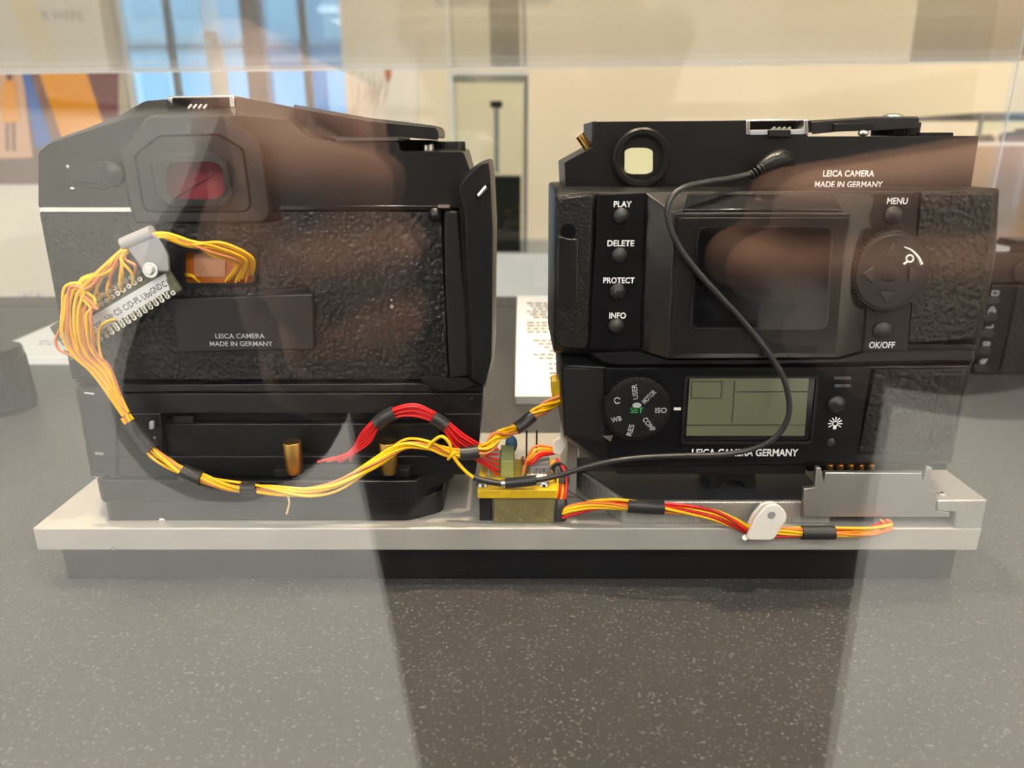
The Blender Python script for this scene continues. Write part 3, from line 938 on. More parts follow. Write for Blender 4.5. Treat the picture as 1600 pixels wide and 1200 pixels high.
    for s_, u, v_, w, uu, vv in (('PLAY', 973, 319, 28, 972, 338), ('DELETE', 970, 380, 42, 969, 400), ('PROTECT', 967, 438, 49, 966, 456), ('INFO', 965, 493, 26, 964, 511)):
        txt(s_, u, v_, w, 9.5, 239.0, WHITE, t, 'lettering', 0.022)
        MB().dome(uu, vv, 12.2, 236.9, 239.5, 1.3).build('push_button', BUTTON, t, 0, 60)
    # centre hump with the screen
    h0 = [(1054, 334), (1330, 334), (1318, 545), (1044, 545)]
    h0b = [(1054, 334), (1330, 334), (1311, 558), (1043, 560)]
    h1 = [(1009, 302), (1372, 302), (1352, 548), (1001, 548)]
    MB().hump([(rp(h0b, 2), 231.5), (rp(h1, 2), 240)]).build('screen_hump', CHAMF, t, 1.0)
    MB().prism(rp([(1060, 340), (1324, 340), (1306, 552), (1049, 553)], 3), 231.1, 231.7).build('hump_face', BLACK, t, 0.2)
    # recessed wedge on the hump's top
    MB().hump([([(1066, 331.5), (1320, 331.5), (1312, 327), (1070, 327)], 232.1), ([(1074, 306), (1300, 306), (1300, 303), (1074, 303)], 239.2)]).build('top_recess', BLACKG, t, 0.2)
    fr = MB()
    so = [(1090, 353), (1302, 353), (1293, 515), (1077, 515)]
    si = [(1093, 356), (1299, 356), (1290, 512), (1080, 512)]
    fr.hump([(rp(so, 14), 231.2), (rp(so, 14), 230.6), (rp(si, 12), 230.6), (rp(si, 12), 231.2)])
    fr.f = fr.f[:-2]
    fr.build('screen_frame', CHAMF, t)
    MB().prism(rp([(1092, 355), (1300, 355), (1291, 513), (1079, 513)], 12), 230.9, 231.3).build('display_screen', SCREEN, t)
    MB().prism([(1112, 368), (1286, 368), (1280, 500), (1100, 500)], 230.75, 231.0).build('screen_image_area', BLACKG, t)
    # right control panel
    MB().prism(rp([(1364, 302), (1436, 301), (1418, 552), (1350, 552)], 3), 238.4, 241).build('control_panel', BLACK, t, 0.2)
    txt('MENU', 1402, 314, 32, 10, 238.4, WHITE, t, 'lettering', 0.015)
    MB().dome(1399, 337, 14, 236.4, 239, 1.3).build('push_button', BUTTON, t, 0, 60)
    txt('OK/OFF', 1378, 539, 40, 10, 238.4, WHITE, t, 'lettering', 0.015)
    MB().dome(1382, 518, 14, 236.4, 239, 1.3).build('push_button', BUTTON, t, 0, 60)
    sq = 1.09
    MB().disc(1392, 426, 60, 234.6, 240, n=96, squash=sq).build('dial_base', BLACKM, t)
    cd = MB().disc(1392, 425, 58, 232.8, 236, 60, 120, 0.03, sq).build('control_dial', BLACK, t, 0.15)
    MB().disc(1392, 425, 53, 232.1, 233, 54, 48, 0, sq).build('dial_face', GREYB, cd, 0.2)
    for a in (((1397, 381), (1383, 402), (1410, 401)), ((1348, 428), (1366, 416), (1365, 444)), ((1440, 428), (1422, 416), (1420, 441)), ((1386, 474), (1375, 456), (1402, 456))):
        MB().prism(list(a), 231.4, 232.4).build('arrow_key', BUTTON, cd, 0.25)
    MB().dome(1392, 428, 13, 231.6, 232.4, 0.3).build('centre_key', GREYB, cd)
    arc = smooth_path([P(1413, 386, 231.9), P(1424, 391, 231.9), P(1434, 401, 231.9), P(1440, 413, 231.9)], 6)
    MB().tube(arc, 0.33, 6, lambda x: 0.5 + x).build('dial_mark', WHITE, cd)
    mg = [P(1421.5 + 5.5 * cos(i * pi / 8), 404 + 5.5 * sin(i * pi / 8), 231.9) for i in range(17)]
    MB().tube(mg, 0.3, 6).build('dial_mark', WHITE, cd)
    MB().cyl(P(1418, 408, 231.9), P(1412, 413, 231.9), 0.4, n=6).build('dial_mark', WHITE, cd)
    # right leather
    MB().hump([(rp([(1440, 304), (1550, 304), (1544, 400), (1520, 530), (1420, 535)], 5), 238.4), (rp([(1436, 299), (1560, 297), (1553, 400), (1526, 540), (1416, 540)], 5), 241)]).build('right_grip', LEATHER, t, 0.3)
    # sill between the two halves
    MB().hump([(rp([(925, 553), (1000, 551), (1044, 563), (1312, 562), (1350, 551), (1520, 548), (1518, 562), (1190, 568), (960, 569), (940, 562)], 2), 237), (rp([(915, 549), (1000, 547), (1040, 557), (1316, 557), (1352, 547), (1524, 545), (1522, 566), (1190, 574), (955, 575), (932, 566)], 2), 242)], 275).build('lower_sill', BLACK, t, 0.7)
    # lower housing
    MB().hump([(rp([(882, 572), (945, 574), (1516, 572), (1482, 722), (952, 728), (884, 680)], 4), 240), (rp([(876, 556), (940, 560), (1520, 560), (1486, 724), (950, 732), (880, 684)], 4), 244)], 280).build('lower_housing', BLACK, t, 0.4)
    MB().hump([(rp([(880, 575), (942, 578), (946, 688), (884, 676)], 4), 238.8), (rp([(876, 570), (945, 574), (950, 694), (881, 681)], 4), 240.6)]).build('lower_left_grip', RUBBER, t, 0.4)
    MB().prism(rp([(946, 575), (1362, 573), (1338, 722), (952, 724)], 4), 238.6, 241).build('function_panel', PANELB, t, 0.3)
    MB().prism([(952, 724), (1262, 722), (1258, 741), (965, 741)], 241.5, 278).build('bottom_plate', BLACKM, t, 0.3)
    MB().prism([(1262, 722), (1482, 720), (1478, 734), (1262, 736)], 246, 278).build('contact_bay', BLACKM, t)
    # mode dial with lettering
    md = MB().disc(995, 640, 53, 235.4, 239.5, 53, 120, 0.03, 1.0).build('mode_dial', BLACK, t, 0.15)
    MB().disc(995, 640, 48, 234.9, 236, 49, 48).build('mode_dial_face', BLACKM, md, 0.2)
    for s_, u, v_, w, a in (('USER', 992, 612, 25, 98), ('MOTOR', 1014, 620, 26, 48), ('ISO', 1033, 641, 18, 0), ('COMP', 1014, 663, 26, -52), ('RES', 985, 672, 19, 78), ('WB', 963, 655, 16, 14)):
        txt(s_, u, v_, w, 8, 234.9, GREYP, md, 'dial_lettering', 0.012, a)
    cl = [P(964.5 + 4.5 * cos(0.6 + i * 5.2 / 12), 626 + 4.5 * sin(0.6 + i * 5.2 / 12), 234.8) for i in range(13)]
    MB().tube(cl, 0.2, 5).build('timer_mark', GREYP, md)
    txt('SET', 995, 641, 20, 9, 234.9, GREENP, md, 'dial_lettering', 0.015)
    MB().prism(rp([(988, 633), (992, 630), (999, 630), (1003, 633), (1000, 637), (990, 637)], 2), 234.5, 235.1).build('dial_lock', GREYP, md, 0.1)
    MB().prism(rect(1053, 637, 1064, 641), 238.4, 239).build('index_mark', WHITE, t)
    MB().hump([([(940, 681), (958, 680), (954, 690)], 237.5), ([(938, 678), (960, 678), (955, 693)], 240)]).build('panel_chip', STEEL, t)
    # LCD
    so = [(1070, 587), (1280, 587), (1269, 694), (1064, 694)]
    si = [(1074, 591), (1276, 591), (1266, 690), (1068, 690)]
    fr = MB()
    fr.hump([(rp(so, 7), 239), (rp(so, 7), 237.6), (rp(si, 6), 237.6), (rp(si, 6), 239)])
    fr.f = fr.f[:-2]
    fr.build('display_bezel', GREYB, t)
    MB().prism(rp(si, 6), 238.2, 239).build('display_well', BLACKG, t)
    dgl = MB().prism([(1078, 589), (1264, 589), (1257, 681), (1072, 681)], 237.9, 238.3).build('display_glass', LCD, t)
    Yl = 237.8
    for a, b in (((1081, 596), (1128, 596)), ((1128, 596), (1127, 622)), ((1127, 622), (1080, 622)), ((1080, 622), (1081, 596)), ((1148, 596), (1144, 660)), ((1153, 612), (1262, 612)), ((1074, 664), (1258, 664))):
        MB().cyl(P(*a, Yl), P(*b, Yl), 0.17, n=6).build('display_line', LCDI, dgl)
    txt('LEICA CAMERA GERMANY', 1164, 707, 166, 11.5, 238.6, WHITE, t, 'lettering', 0.025)
    # right column
    for v_ in (591, 603):
        MB().prism(rp(rect(1303, v_ - 2.5, 1330, v_ + 2.5), 1), 238.3, 239).build('speaker_slot', BLACKG, t, 0.1)
    MB().dome(1310, 634, 13.5, 236.3, 239, 1.4).build('push_button', BUTTON, t, 0, 60)
    b = P(1305, 662, 238.4)
    kk = depth(1305, 662, 238.4) / F
    ic = MB()
    ring = [Vector((b.x + 4 * kk * cos(i * pi / 8), 238.4, b.z + 4 * kk * sin(i * pi / 8))) for i in range(17)]
    ic.tube(ring, 0.22, 6)
    ic.box(b.x - 2.4 * kk, b.x + 2.4 * kk, 238.2, 238.6, b.z - 9 * kk, b.z - 4 * kk)
    for i in range(9):
        a = radians(-30 + i * 30)
        d = Vector((cos(a), 0, sin(a)))
        ic.cyl(b + d * 6 * kk, b + d * 11 * kk, 0.22, n=6)
    ic.build('lamp_symbol', WHITE, t)
    MB().dome(1300, 692, 6.5, 238.0, 239, 0.5).build('small_sensor', BUTTON, t)
    MB().hump([(rp([(1368, 578), (1504, 576), (1476, 704), (1342, 706)], 4), 238.3), (rp([(1364, 575), (1512, 573), (1484, 710), (1338, 712)], 4), 240.4)]).build('lower_right_grip', LEATHER, t, 0.3)
    MB().prism(rp([(1470, 585), (1505, 584), (1486, 690), (1454, 692)], 3), 238.0, 239).build('card_door', LEATHER, t, 0.3)
    for i in range(5):
        u = 1297 + i * 16
        MB().cyl(P(u, 722, 243), P(u, 733, 243), 1.0, n=10).build('contact_pin', GOLD, t, 0.2)
        MB().cyl(P(u, 726, 243), P(u, 728.5, 243), 1.3, n=10).build('contact_collar', GOLD, t)
    return t
rf = build_rf()

# ------------------------------------------------------------------ metalwork under the right camera
zs = P(1100, 783, 237).z
st = thing('camera_stage', (P(1090, 800, 260).x, 270, ZP), 'milled aluminium stage with slanted left end under the right camera', 'stage')
xl, xr = P(975, 783, 237).x, P(1259, 783, 237).x
cb = G(906, 736, zs)
MB().plan([(xl, 237), (xr + 10, 237), (xr + 10, 322), (cb.x, 322), (cb.x, cb.y)], ZP, zs - 0.4).build('stage_body', ALUM, st, 0.4)
MB().plan([(xl + 1.0, 238.4), (xr + 9, 238.4), (xr + 9, 320), (cb.x + 1.5, 320), (cb.x + 1.5, cb.y + 0.8)], zs - 0.4, zs).build('stage_top', STAGEB, st)
# rests that carry the camera
for (u0, u1) in ((1108, 1182),):
    zr = P(1100, 741, 246).z
    xa, xb = P(u0, 760, 247).x, P(u1, 760, 247).x
    ap = []
    xm, rr = (xa + xb) / 2, (xb - xa) * 0.26
    pts = [(xa, zs), (xm - rr, zs)] + [(xm - rr * cos(pi * i / 8), zs + rr * 0.75 * sin(pi * i / 8)) for i in range(1, 8)] + [(xm + rr, zs), (xb, zs), (xb - 1, zr), (xa + 1, zr)]
    MB().loft([[Vector((x, 247, z)) for x, z in pts], [Vector((x, 262, z)) for x, z in pts]]).build('saddle', BLACK, st, 0.3)
MB().box(P(885, 740, 262).x, P(900, 740, 262).x, 258, 300, ZP, P(890, 690, 262).z).build('upright_post', ALU, st, 0.4)
MB().box(P(905, 745, 262).x, P(1000, 745, 262).x, 262, 276, zs - 1, P(950, 737, 262).z).build('rear_rest', BLACKM, st, 0.3)
c = P(1275, 818, 240)

cp = thing('contact_plate', (P(1370, 800, 237).x, 237, ZP), 'notched bright sheet metal plate under the gold contact pins', 'plate')
MB().prism([(1256, 764), (1273, 762), (1276, 731), (1283, 731), (1287, 752), (1290, 739), (1441, 739), (1442, 751), (1448, 730), (1457, 731), (1453, 766), (1464, 768), (1462, 798), (1485, 801), (1484, 808), (1256, 808)], 234.2, 236.4).build('sheet', ALUS, cp, 0.25)
MB().prism([(1290, 740), (1441, 740), (1441, 744), (1290, 744)], 235.5, 237.2).build('sheet_lip', ALUS, cp, 0.2)
MB().box(P(1262, 805, 237).x, P(1480, 805, 237).x, 236.6, 300, ZP + 5.5, ZP + 9).build('plate_bracket', ALU, cp, 0.2)
for u in (1276, 1350, 1420):
    c = P(u, 800, 262)
    MB().cyl((c.x, 262, ZP), (c.x, 262, ZP + 5.6), 4, n=20).build('spacer', BLACKM, cp)

hk = thing('end_block', (P(1510, 800, 250).x, 270, ZP), 'hook-shaped milled aluminium block at the right end of the plate', 'block')
MB().prism([(1464, 782), (1543, 781), (1533, 827.5), (1491, 827.5), (1494, 800), (1465, 799)], 233.6, 322).build('block_body', ALUM, hk, 0.5)
bb = hk.children[0].data
for v_ in bb.vertices:
    pass
c = G(1471, 771, P(1500, 781, 233.6).z)
MB().cyl((c.x, c.y, c.z - 0.5), (c.x, c.y, c.z + 0.4), 1.6).build('set_screw', STEEL, hk, 0.2)
MB().cyl((c.x, c.y, c.z + 0.3), (c.x, c.y, c.z + 0.5), 0.7, n=6).build('screw_socket', BLACKM, hk)

# ------------------------------------------------------------------ strip connector with its label
def on_strip(s, r, Y=240.0):
    """s along the strip 0..1, r across 0 (upper) .. 1 (lower), pixels"""
    a, b, c, d = Vector((77, 511)), Vector((248, 402)), Vector((283, 453)), Vector((110, 564))
    p = (a * (1 - s) + b * s) * (1 - r) + (d * (1 - s) + c * s) * r
    return (p.x, p.y, Y)
sb = thing('connector_board', P(180, 560, 242), 'slanted connector strip board with printed white label on the left camera', 'circuit board')
MB().prism([on_strip(0, 0)[:2], on_strip(1, 0)[:2], on_strip(1, 1)[:2], on_strip(0, 1)[:2]], 239.6, 241.2).build('board', PCB, sb, 0.2)
MB().prism([on_strip(0.3, 0.15)[:2], on_strip(0.9, 0.15)[:2], on_strip(0.9, 0.85)[:2], on_strip(0.3, 0.85)[:2]], 241.2, 248.2).build('board_spacer', BLACKM, sb)
lab = [(133, 500), (258, 427), (265, 453), (137, 529)]
MB().prism(lab, 239.2, 239.7).build('label_strip', LABELW, sb)
MB().prism([(86, 536), (118, 517), (122, 538), (104, 549)], 239.2, 239.7).build('label_scrap', LABELW, sb)
def strip_text(s, u, v_, w, h, ang=30.2):
    txt(s, u, v_, w, h, 239.2, INK, sb, 'lettering', 0.008, ang)
for s_, u, v_, w in (('Print', 149, 508, 24), ('Up', 171, 495, 13), ('CS', 184, 487, 13), ('C/D-PL', 206, 474, 33), ('Ubs', 229, 461, 17), ('GND', 244, 451, 20), ('C1', 258, 443, 11)):
    strip_text(s_, u, v_, w, 9.5)
strip_text('D', 99, 534, 8, 8)
for row, (rr, n0, n1, m) in enumerate(((0.06, 6, 16, SOLDER), (0.22, 5, 17, SOLDER), (0.86, 4, 19, SOLDER), (0.96, 4, 20, SOLDER))):
    for i in range(n0, n1):
        s_ = i / 20.0
        u, v_, Y = on_strip(s_, rr)
        q = MB()
        c = P(u, v_, 239.5); kk = 0.212
        n = 12
        rg = lambda r, y: [Vector((c.x + r * cos(2 * pi * k / n), y, c.z + r * sin(2 * pi * k / n))) for k in range(n)]
        q.loft([rg(0.85, 239.6), rg(0.85, 238.2), rg(0.55, 238.2), rg(0.5, 239.4)], (False, True))
        q.build('solder_pin', m, sb)
u, v_, _ = on_strip(0.06, 0.35)
MB().prism(rp([(u - 6, v_ - 5), (u + 4, v_ - 6), (u + 5, v_ + 5), (u - 5, v_ + 6)], 2), 238.8, 239.8).build('solder_pad', SOLDER, sb)
c = P(235, 422, 236.6)
MB().cyl(c + Vector((0, 0.6, 0)), c - Vector((0, 0.4, 0)), 2.6, n=28).build('washer', STEEL, sb, 0.15)
MB().cyl(c - Vector((0, 0.3, 0)), c - Vector((0, 1.6, 0)), 1.7, 1.5, 6).build('screw_head', STEEL, sb, 0.2)
# grey plastic loop clip
gc = thing('cable_clip', P(235, 430, 240), 'grey plastic loop clip holding yellow wires above the connector board', 'clip')
A0, A1, B0, B1 = (193, 381), (239, 362), (266, 425), (222, 426)
strip = []
for t_ in range(9):
    a = t_ / 8 * pi
    f = 0.5 - 0.5 * cos(a)
    strip.append(f)
m_ = MB()
m_.hump([(rp([(193, 382), (238, 363), (247, 372), (262, 398), (264, 424), (224, 424), (214, 408), (203, 392)], 4), 236.8), (rp([(192, 380), (240, 361), (250, 371), (265, 397), (267, 426), (222, 427), (212, 409), (201, 393)], 4), 239.0)])
m_.build('clip_band', CLIPG, gc, 0.3)
tp = [P(193, 383, 238.5), P(216, 373, 238.5), P(240, 363, 238.5)]
MB().tube(tp, 2.4, 14).build('clip_loop', CLIPG, gc, 0, 60)

# ------------------------------------------------------------------ yellow harness
hy = thing('yellow_wire_harness', P(400, 790, 238), 'yellow and orange wire harness sleeved in black, crossing the left camera', 'wiring')
WM = [YEL, YEL, SAL, YEL]
# from the amber gate up to the clip
rnd = random.Random(11)
for i in range(9):
    e = P(352 + i * 5.4, 441 - (i % 3) * 3 if i < 7 else 430, 249.0)
    e2 = P(368 + i * 3.2, 412 - i * 1.2, 244 - (i % 3))
    k_ = P(330 + i * 2, 398 - i * 2.4 + rnd.uniform(-2, 2), 239.5 - (i % 3) * 0.9)
    k2 = P(295, 381 + (i % 5) * 2.2 - 5, 238.4 - (i % 3) * 0.8)
    k3 = P(262, 369 + (i % 5) * 2.0 - 4, 238.0 - (i % 2) * 0.8)
    k4 = P(238, 368 + (i % 4) * 2.0 - 3, 238.4)
    MB().tube(smooth_path([e, e2, k_, k2, k3, k4], 7), 0.52, 6).build('wire', WM[i % 4], hy, angle=80)
for i in range(2):
    MB().tube(smooth_path([P(288, 428 + i * 3, 249.8), P(300, 430 + i * 2, 248.6), P(312, 442, 249.8)], 6), 0.4, 6).build('wire', YEL, hy, angle=80)
# from the clip fanning onto the upper pins
for i in range(10):
    s_ = 0.30 + i * 0.052
    u, v_, _ = on_strip(s_, 0.06 if i % 2 else 0.22)
    st0 = P(198 + (i % 3) * 2, 386 + (i % 4) * 2.5, 238.2)
    m1 = P(185 - (i % 3) * 3 + i * 1.2, 398 + i * 0.8, 236.4 - (i % 3))
    m2 = P(u - 3 + 2 * (i - 5) * 0.4, v_ - 16 - (9 - i) * 0.6, 235.6 - (i % 2))
    MB().tube(smooth_path([st0, m1, m2, P(u, v_, 238.6)], 7), 0.48, 6).build('wire', WM[(i + 1) % 4], hy, angle=80)
# from the clip, over the left end of the board in loops and down
for i in range(15):
    st0 = P(194 + (i % 3) * 1.5, 385 + (i % 5) * 2.4, 238.0)
    m1 = P(170 - (i % 4) * 2, 412 + (i % 5) * 4, 235.8 - (i % 3))
    m2 = P(140 - i * 1.2, 438 + (i % 4) * 6, 234.6 - (i % 3))
    xx = 97 + i * 3.5
    m3 = P(xx + 6, 447 + (i * 7 % 13) * 1.6 + max(0, i - 6) * 3, 233.8 - (i % 3) * 0.7)
    m4 = P(xx - 1 + rnd.uniform(-3, 3), 485 + rnd.uniform(-4, 8), 233.6 - (i % 3) * 0.7)
    m5 = P(xx + 2 + rnd.uniform(-5, 4), 522, 234.0 - (i % 3) * 0.7)
    m6 = P(112 + i * 2.8, 552 + rnd.uniform(-4, 4), 235.0)
    m7 = P(150 + i * 1.6, 590 - i * 1.0, 237.2)
    m8 = P(196 + (i % 4) * 3 - 4, 650 - (i % 4) * 2, 238.6)
    MB().tube(smooth_path([st0, m1, m2, m3, m4, m5, m6, m7, m8], 7), 0.5, 6).build('wire', WM[i % 4], hy, angle=80)
# small loose wire from a lower pin, and a loop at the left corner
MB().tube(smooth_path([P(181, 499, 238.6), P(166, 503, 236.5), P(155, 515, 236.0), P(155, 545, 236.0), P(166, 580, 237.2), P(185, 625, 238.2), P(199, 650, 238.6)], 7), 0.5, 6).build('wire', YEL, hy, angle=80)
MB().tube(smooth_path([P(104, 500, 237), P(92, 518, 236.6), P(87, 532, 236.6), P(92, 546, 236.8), P(108, 554, 236.6), P(128, 562, 236.4)], 7), 0.45, 6).build('wire', SAL, hy, angle=80)
# along the front of the module
main1 = [(196, 650, 238.4), (219, 681, 238.2), (238, 704, 237.4), (262, 722, 236.2), (286, 737, 235.2), (316, 748, 234.6), (346, 758, 234.4), (378, 763, 234.2), (404, 763, 234.2), (440, 766, 234.0), (480, 768, 234.0), (520, 760, 234.0), (556, 742, 234.4), (590, 722, 235.2), (616, 704, 236.8), (640, 694, 238.2), (672, 697, 238.6), (700, 706, 239.0), (724, 709, 239.4)]
bundle(main1, 9, 2.0, 0.55, 2.2, hy, WM, 6, 5, loose=0.35)
sleeve([(202, 659, 238.5), (219, 681, 238.2), (237, 702, 237.4)], 2.9, hy)
sleeve([(285, 736, 235.2), (300, 743, 234.9), (315, 748, 234.6)], 2.8, hy)
sleeve([(378, 763, 234.2), (390, 763.5, 234.2), (402, 763, 234.2)], 2.7, hy)
sleeve([(719, 709, 239.4), (734, 708, 239.6), (748, 706, 240.0)], 2.5, hy)
# stray frayed end hanging down
MB().tube(smooth_path([P(449, 771, 233.6), P(452, 786, 233.4), P(448, 803, 233.2)], 6), 0.45, 6).build('frayed_end', mat('pale_fibre', lin((214, 190, 140)), 0.8), hy, angle=80)
# on to the second sleeve and behind the right camera
main2 = [(748, 706, 240), (764, 698, 241), (776, 682, 243), (788, 677, 246), (806, 668, 250), (820, 660, 252), (834, 648, 254), (852, 637, 256), (868, 626, 258), (884, 612, 260)]
bundle(main2, 8, 2.2, 0.55, 1.6, hy, WM, 6, 9, loose=0.7)
sleeve([(806, 670, 250), (819, 661, 252), (832, 650, 254)], 2.4, hy)
MB().prism(rp([(862, 597), (876, 594), (876, 622), (862, 620)], 2), 258, 266).build('end_connector', PCBY, hy, 0.3)
# knotted loop of a single wire down to the black joint
MB().tube(smooth_path([P(668, 700, 237.6), P(676, 690, 237.0), P(690, 682, 236.6), P(702, 692, 236.4), P(706, 708, 236.4), P(716, 724, 236.4), P(728, 737, 236.4), P(739, 746, 236.4)], 8), 0.62, 8).build('wire', YEL, hy, angle=80)
MB().tube(smooth_path([P(700, 718, 236.8), P(705, 712, 236.0), P(712, 706, 236.4)], 5), 0.55, 6).build('wire', YEL, hy, angle=80)

# ------------------------------------------------------------------ red harness
hr = thing('red_wire_harness', P(620, 740, 241), 'arched red wire harness with two black sleeves before the left camera', 'wiring')
rnd = random.Random(4)
for i in range(6):
    o_ = (i - 2.5)
    a = P(496 + i * 9 + (6 if i % 2 else 0), 722 - (i % 3), 242.5)
    path = [a, P(545 + i * 1, 707 + (i % 3) * 2, 242), P(566 + i * 2.2, 684 + o_ * 3.2, 241), P(589 + o_ * 1.0, 662 + o_ * 2.6, 240.5 - i % 2), P(618 + o_, 645 + o_ * 2.6, 240.2 - i % 2), P(648, 641 + o_ * 3.6, 240 - i % 2), P(676 - o_ * 1.0, 651 + o_ * 2.6, 240), P(696 - o_ * 1.2, 665 + o_ * 2.6, 240), P(718 - o_ * 2.5, 688 + o_ * 3.6, 240.5 - i % 2), P(744 - o_ * 2, 705 + o_ * 4.2, 241.5), P(762 + rnd.uniform(-4, 4), 716 + o_ * 5, 243), P(779, 722 + o_ * 8, 245)]
    MB().tube(smooth_path(path, 6), 0.5, 7).build('wire', RED, hr, angle=80)
sleeve([(589, 663, 240.5), (603, 652, 240.3), (617, 645, 240.2)], 2.7, hr)
sleeve([(676, 652, 240), (686, 658, 240), (696, 666, 240)], 2.5, hr)

# ------------------------------------------------------------------ black cable with its plug
hb = thing('black_cable', P(1000, 760, 232), 'thin black cable plugged into the right camera and looping over it', 'cable')
cab = [(783, 754, 236), (800, 753, 235.4), (840, 750, 234.8), (880, 741, 233.6), (930, 726, 231.6), (990, 716, 230), (1060, 712, 229), (1130, 710, 228.6), (1180, 700, 228.4), (1215, 680, 228.2), (1232, 650, 228), (1231, 615, 228), (1219, 580, 227.8), (1192, 540, 227.6), (1155, 495, 227.6), (1115, 452, 228), (1080, 412, 228.8), (1056, 376, 229.4), (1044, 340, 230), (1047, 312, 231), (1066, 294, 233), (1100, 285, 236.6), (1140, 279, 240), (1176, 271, 243)]
MB().tube(smooth_path([P(*p) for p in cab], 8), 0.95, 10).build('cable', CABLE, hb, angle=80)
sleeve([(740, 746, 236.4), (756, 751, 236.2), (784, 756, 236)], 1.15, hb, name='joint_sleeve')
sleeve([(790, 755, 235.8), (815, 753, 235.3), (838, 750, 234.8)], 1.9, hb, name='joint_sleeve')
MB().cyl(P(784, 755.5, 236), P(790, 755, 235.8), 1.5).build('joint_ring', STEEL, hb)
MB().tube(smooth_path([P(1184, 266, 243.6), P(1200, 256, 244.4), P(1218, 248, 245.4), P(1230, 250, 247), P(1236, 256, 249.6)], 6), 2.5, 14, lambda t: 0.72 + 0.5 * sin(pi * min(1, t * 1.05))).build('plug', BLACK, hb, angle=70)
for i in range(4):
    c = Vector((1173 + i * 5.2, 274 - i * 3.2))
    a, b = P(c.x, c.y, 243.0), P(c.x + 2.6, c.y - 1.6, 243.1)
    MB().cyl(a, b, 1.75, n=14).build('strain_relief_rib', BLACK, hb, 0.15)
MB().prism(rp([(1206, 243), (1218, 240), (1222, 245), (1208, 250)], 2), 242.6, 245).build('plug_cap', STEEL, hb, 0.4)

# ------------------------------------------------------------------ central circuit board
cbd = thing('adapter_board', P(808, 824, 236), 'small yellow circuit board on a perforated box between the cameras', 'circuit board')
zbT = P(808, 766, 236).z
zbB = P(808, 779, 236).z
xa, xb = P(746, 775, 236).x, P(871, 775, 236).x
yb = G(808, 717, zbT).y
MB().box(xa, xb, 236, yb, zbB, zbT).build('board', PCBY, cbd, 0.3)
MB().box(P(772, 800, 237.2).x, xb - 0.6, 237.2, yb - 4, ZP, zbB).build('perforated_box', PCBO, cbd, 0.3)
for i in range(9):
    for j in range(6):
        if (i * 5 + j * 3) % 4 == 0 or i in (0, 1):
            c = P(775 + i * 9.5 + (j % 2) * 2, 787 + j * 6.3, 237)
            if c.z < ZP + 1: continue
            MB().disc(775 + i * 9.5, 787 + j * 6.3, 1.3, 237.0, 237.4, n=8).build('solder_dot', SOLDER, cbd)
MB().box(xa + 0.5, P(768, 800, 240).x, 239, 246, ZP, zbB).build('standoff', GREYB, cbd, 0.3)
MB().box(xa + 0.5, P(768, 800, 240).x, yb - 8, yb - 1, ZP, zbB).build('standoff', ALU, cbd, 0.3)
for u in (754, 850):
    c = P(u, 758, 238)
    MB().cyl((c.x, 240, zbT), (c.x, 240, zbT + 1.6), 2.4, 2.0, 20).build('board_screw', STEEL, cbd, 0.3)
# terminal block, parts on the board
ta, tb = P(782, 735, 246).x, P(803, 735, 246).x
MB().box(ta, tb, 246, yb - 2, zbT, zbT + 7.0).build('terminal_block', GREENT, cbd, 0.3)
for i in range(7):
    y = 248 + i * (yb - 252) / 6
    MB().box(ta - 0.4, ta + 0.2, y - 0.6, y + 0.6, zbT + 2, zbT + 5.5).build('terminal_slot', PCBO, cbd)
for i in range(8):
    y = 244 + i * (yb - 247) / 7
    MB().cyl((tb + 3.5, y, zbT), (tb + 3.5, y, zbT + 2.6), 0.9, 0.5, 10).build('solder_post', SOLDER, cbd)
    MB().cyl((ta - 4.5, y, zbT), (ta - 4.5, y, zbT + 1.8), 0.8, 0.5, 10).build('solder_post', SOLDER, cbd)
c = P(799, 694, 262)
MB().sphere(c, 3.0, 18, 12, (0.8, 0.55, 1.25)).build('blue_capacitor', BLUECAP, cbd, 0, 80)
for dx in (-1, 1):
    MB().cyl((c.x + dx, 262, zbT), (c.x + dx, 262, c.z - 2), 0.25, n=6).build('component_leg', STEEL, cbd)
    MB().cyl((c.x + 8 + dx * 2.0, 264, zbT), (c.x + 8 + dx * 2.0, 264, zbT + 12), 0.35, n=6).build('jumper_leg', BLACKM, cbd)
MB().box(tb + 6, xb - 2, yb - 16, yb - 6, zbT, zbT + 4).build('grey_chip', CLIPG, cbd, 0.4)
for i in range(6):
    MB().box(tb + 6 + i * 2.2, tb + 7.2 + i * 2.2, yb - 18, yb - 16, zbT, zbT + 1.5).build('chip_pin', SOLDER, cbd)
MB().box(tb + 5, xb - 3, 240, 243.5, zbT, zbT + 3).build('pin_header', CARD, cbd, 0.2)
for i in range(5):
    x = tb + 6 + i * 2.4
    MB().cyl((x, 241.7, zbT + 3), (x, 241.7, zbT + 6), 0.45, n=8).build('header_pin', STEEL, cbd)
# white plug block with its wires
pb = thing('white_connector', P(873, 715, 252), 'small milky plastic connector beside the right camera stage', 'connector')
MB().hump([(rp([(864, 690), (876, 682), (885, 697), (876, 712), (864, 708)], 2), 250), (rp([(864, 690), (876, 682), (885, 697), (876, 712), (864, 708)], 2), 258)]).build('connector_shell', CLIPW, pb, 0.4)
for i, (m1, sc_) in enumerate(((ORA, 0), (YEL, 3), (ORA, 6), (RED, 30))):
    e = P(866, 700 + i * 2.6, 252)
    f_ = Vector((tb + 3.5, 246 + i * 4, zbT + 2))
    mid_ = P(838 + i * 2, 697 + i * 5, 250 - i)
    mid2_ = P(826 + i, 712 + i * 4, 248 - i)
    MB().tube(smooth_path([e, mid_, mid2_, f_], 7), 0.5 if i < 3 else 0.8, 7).build('wire', m1, pb, angle=80)

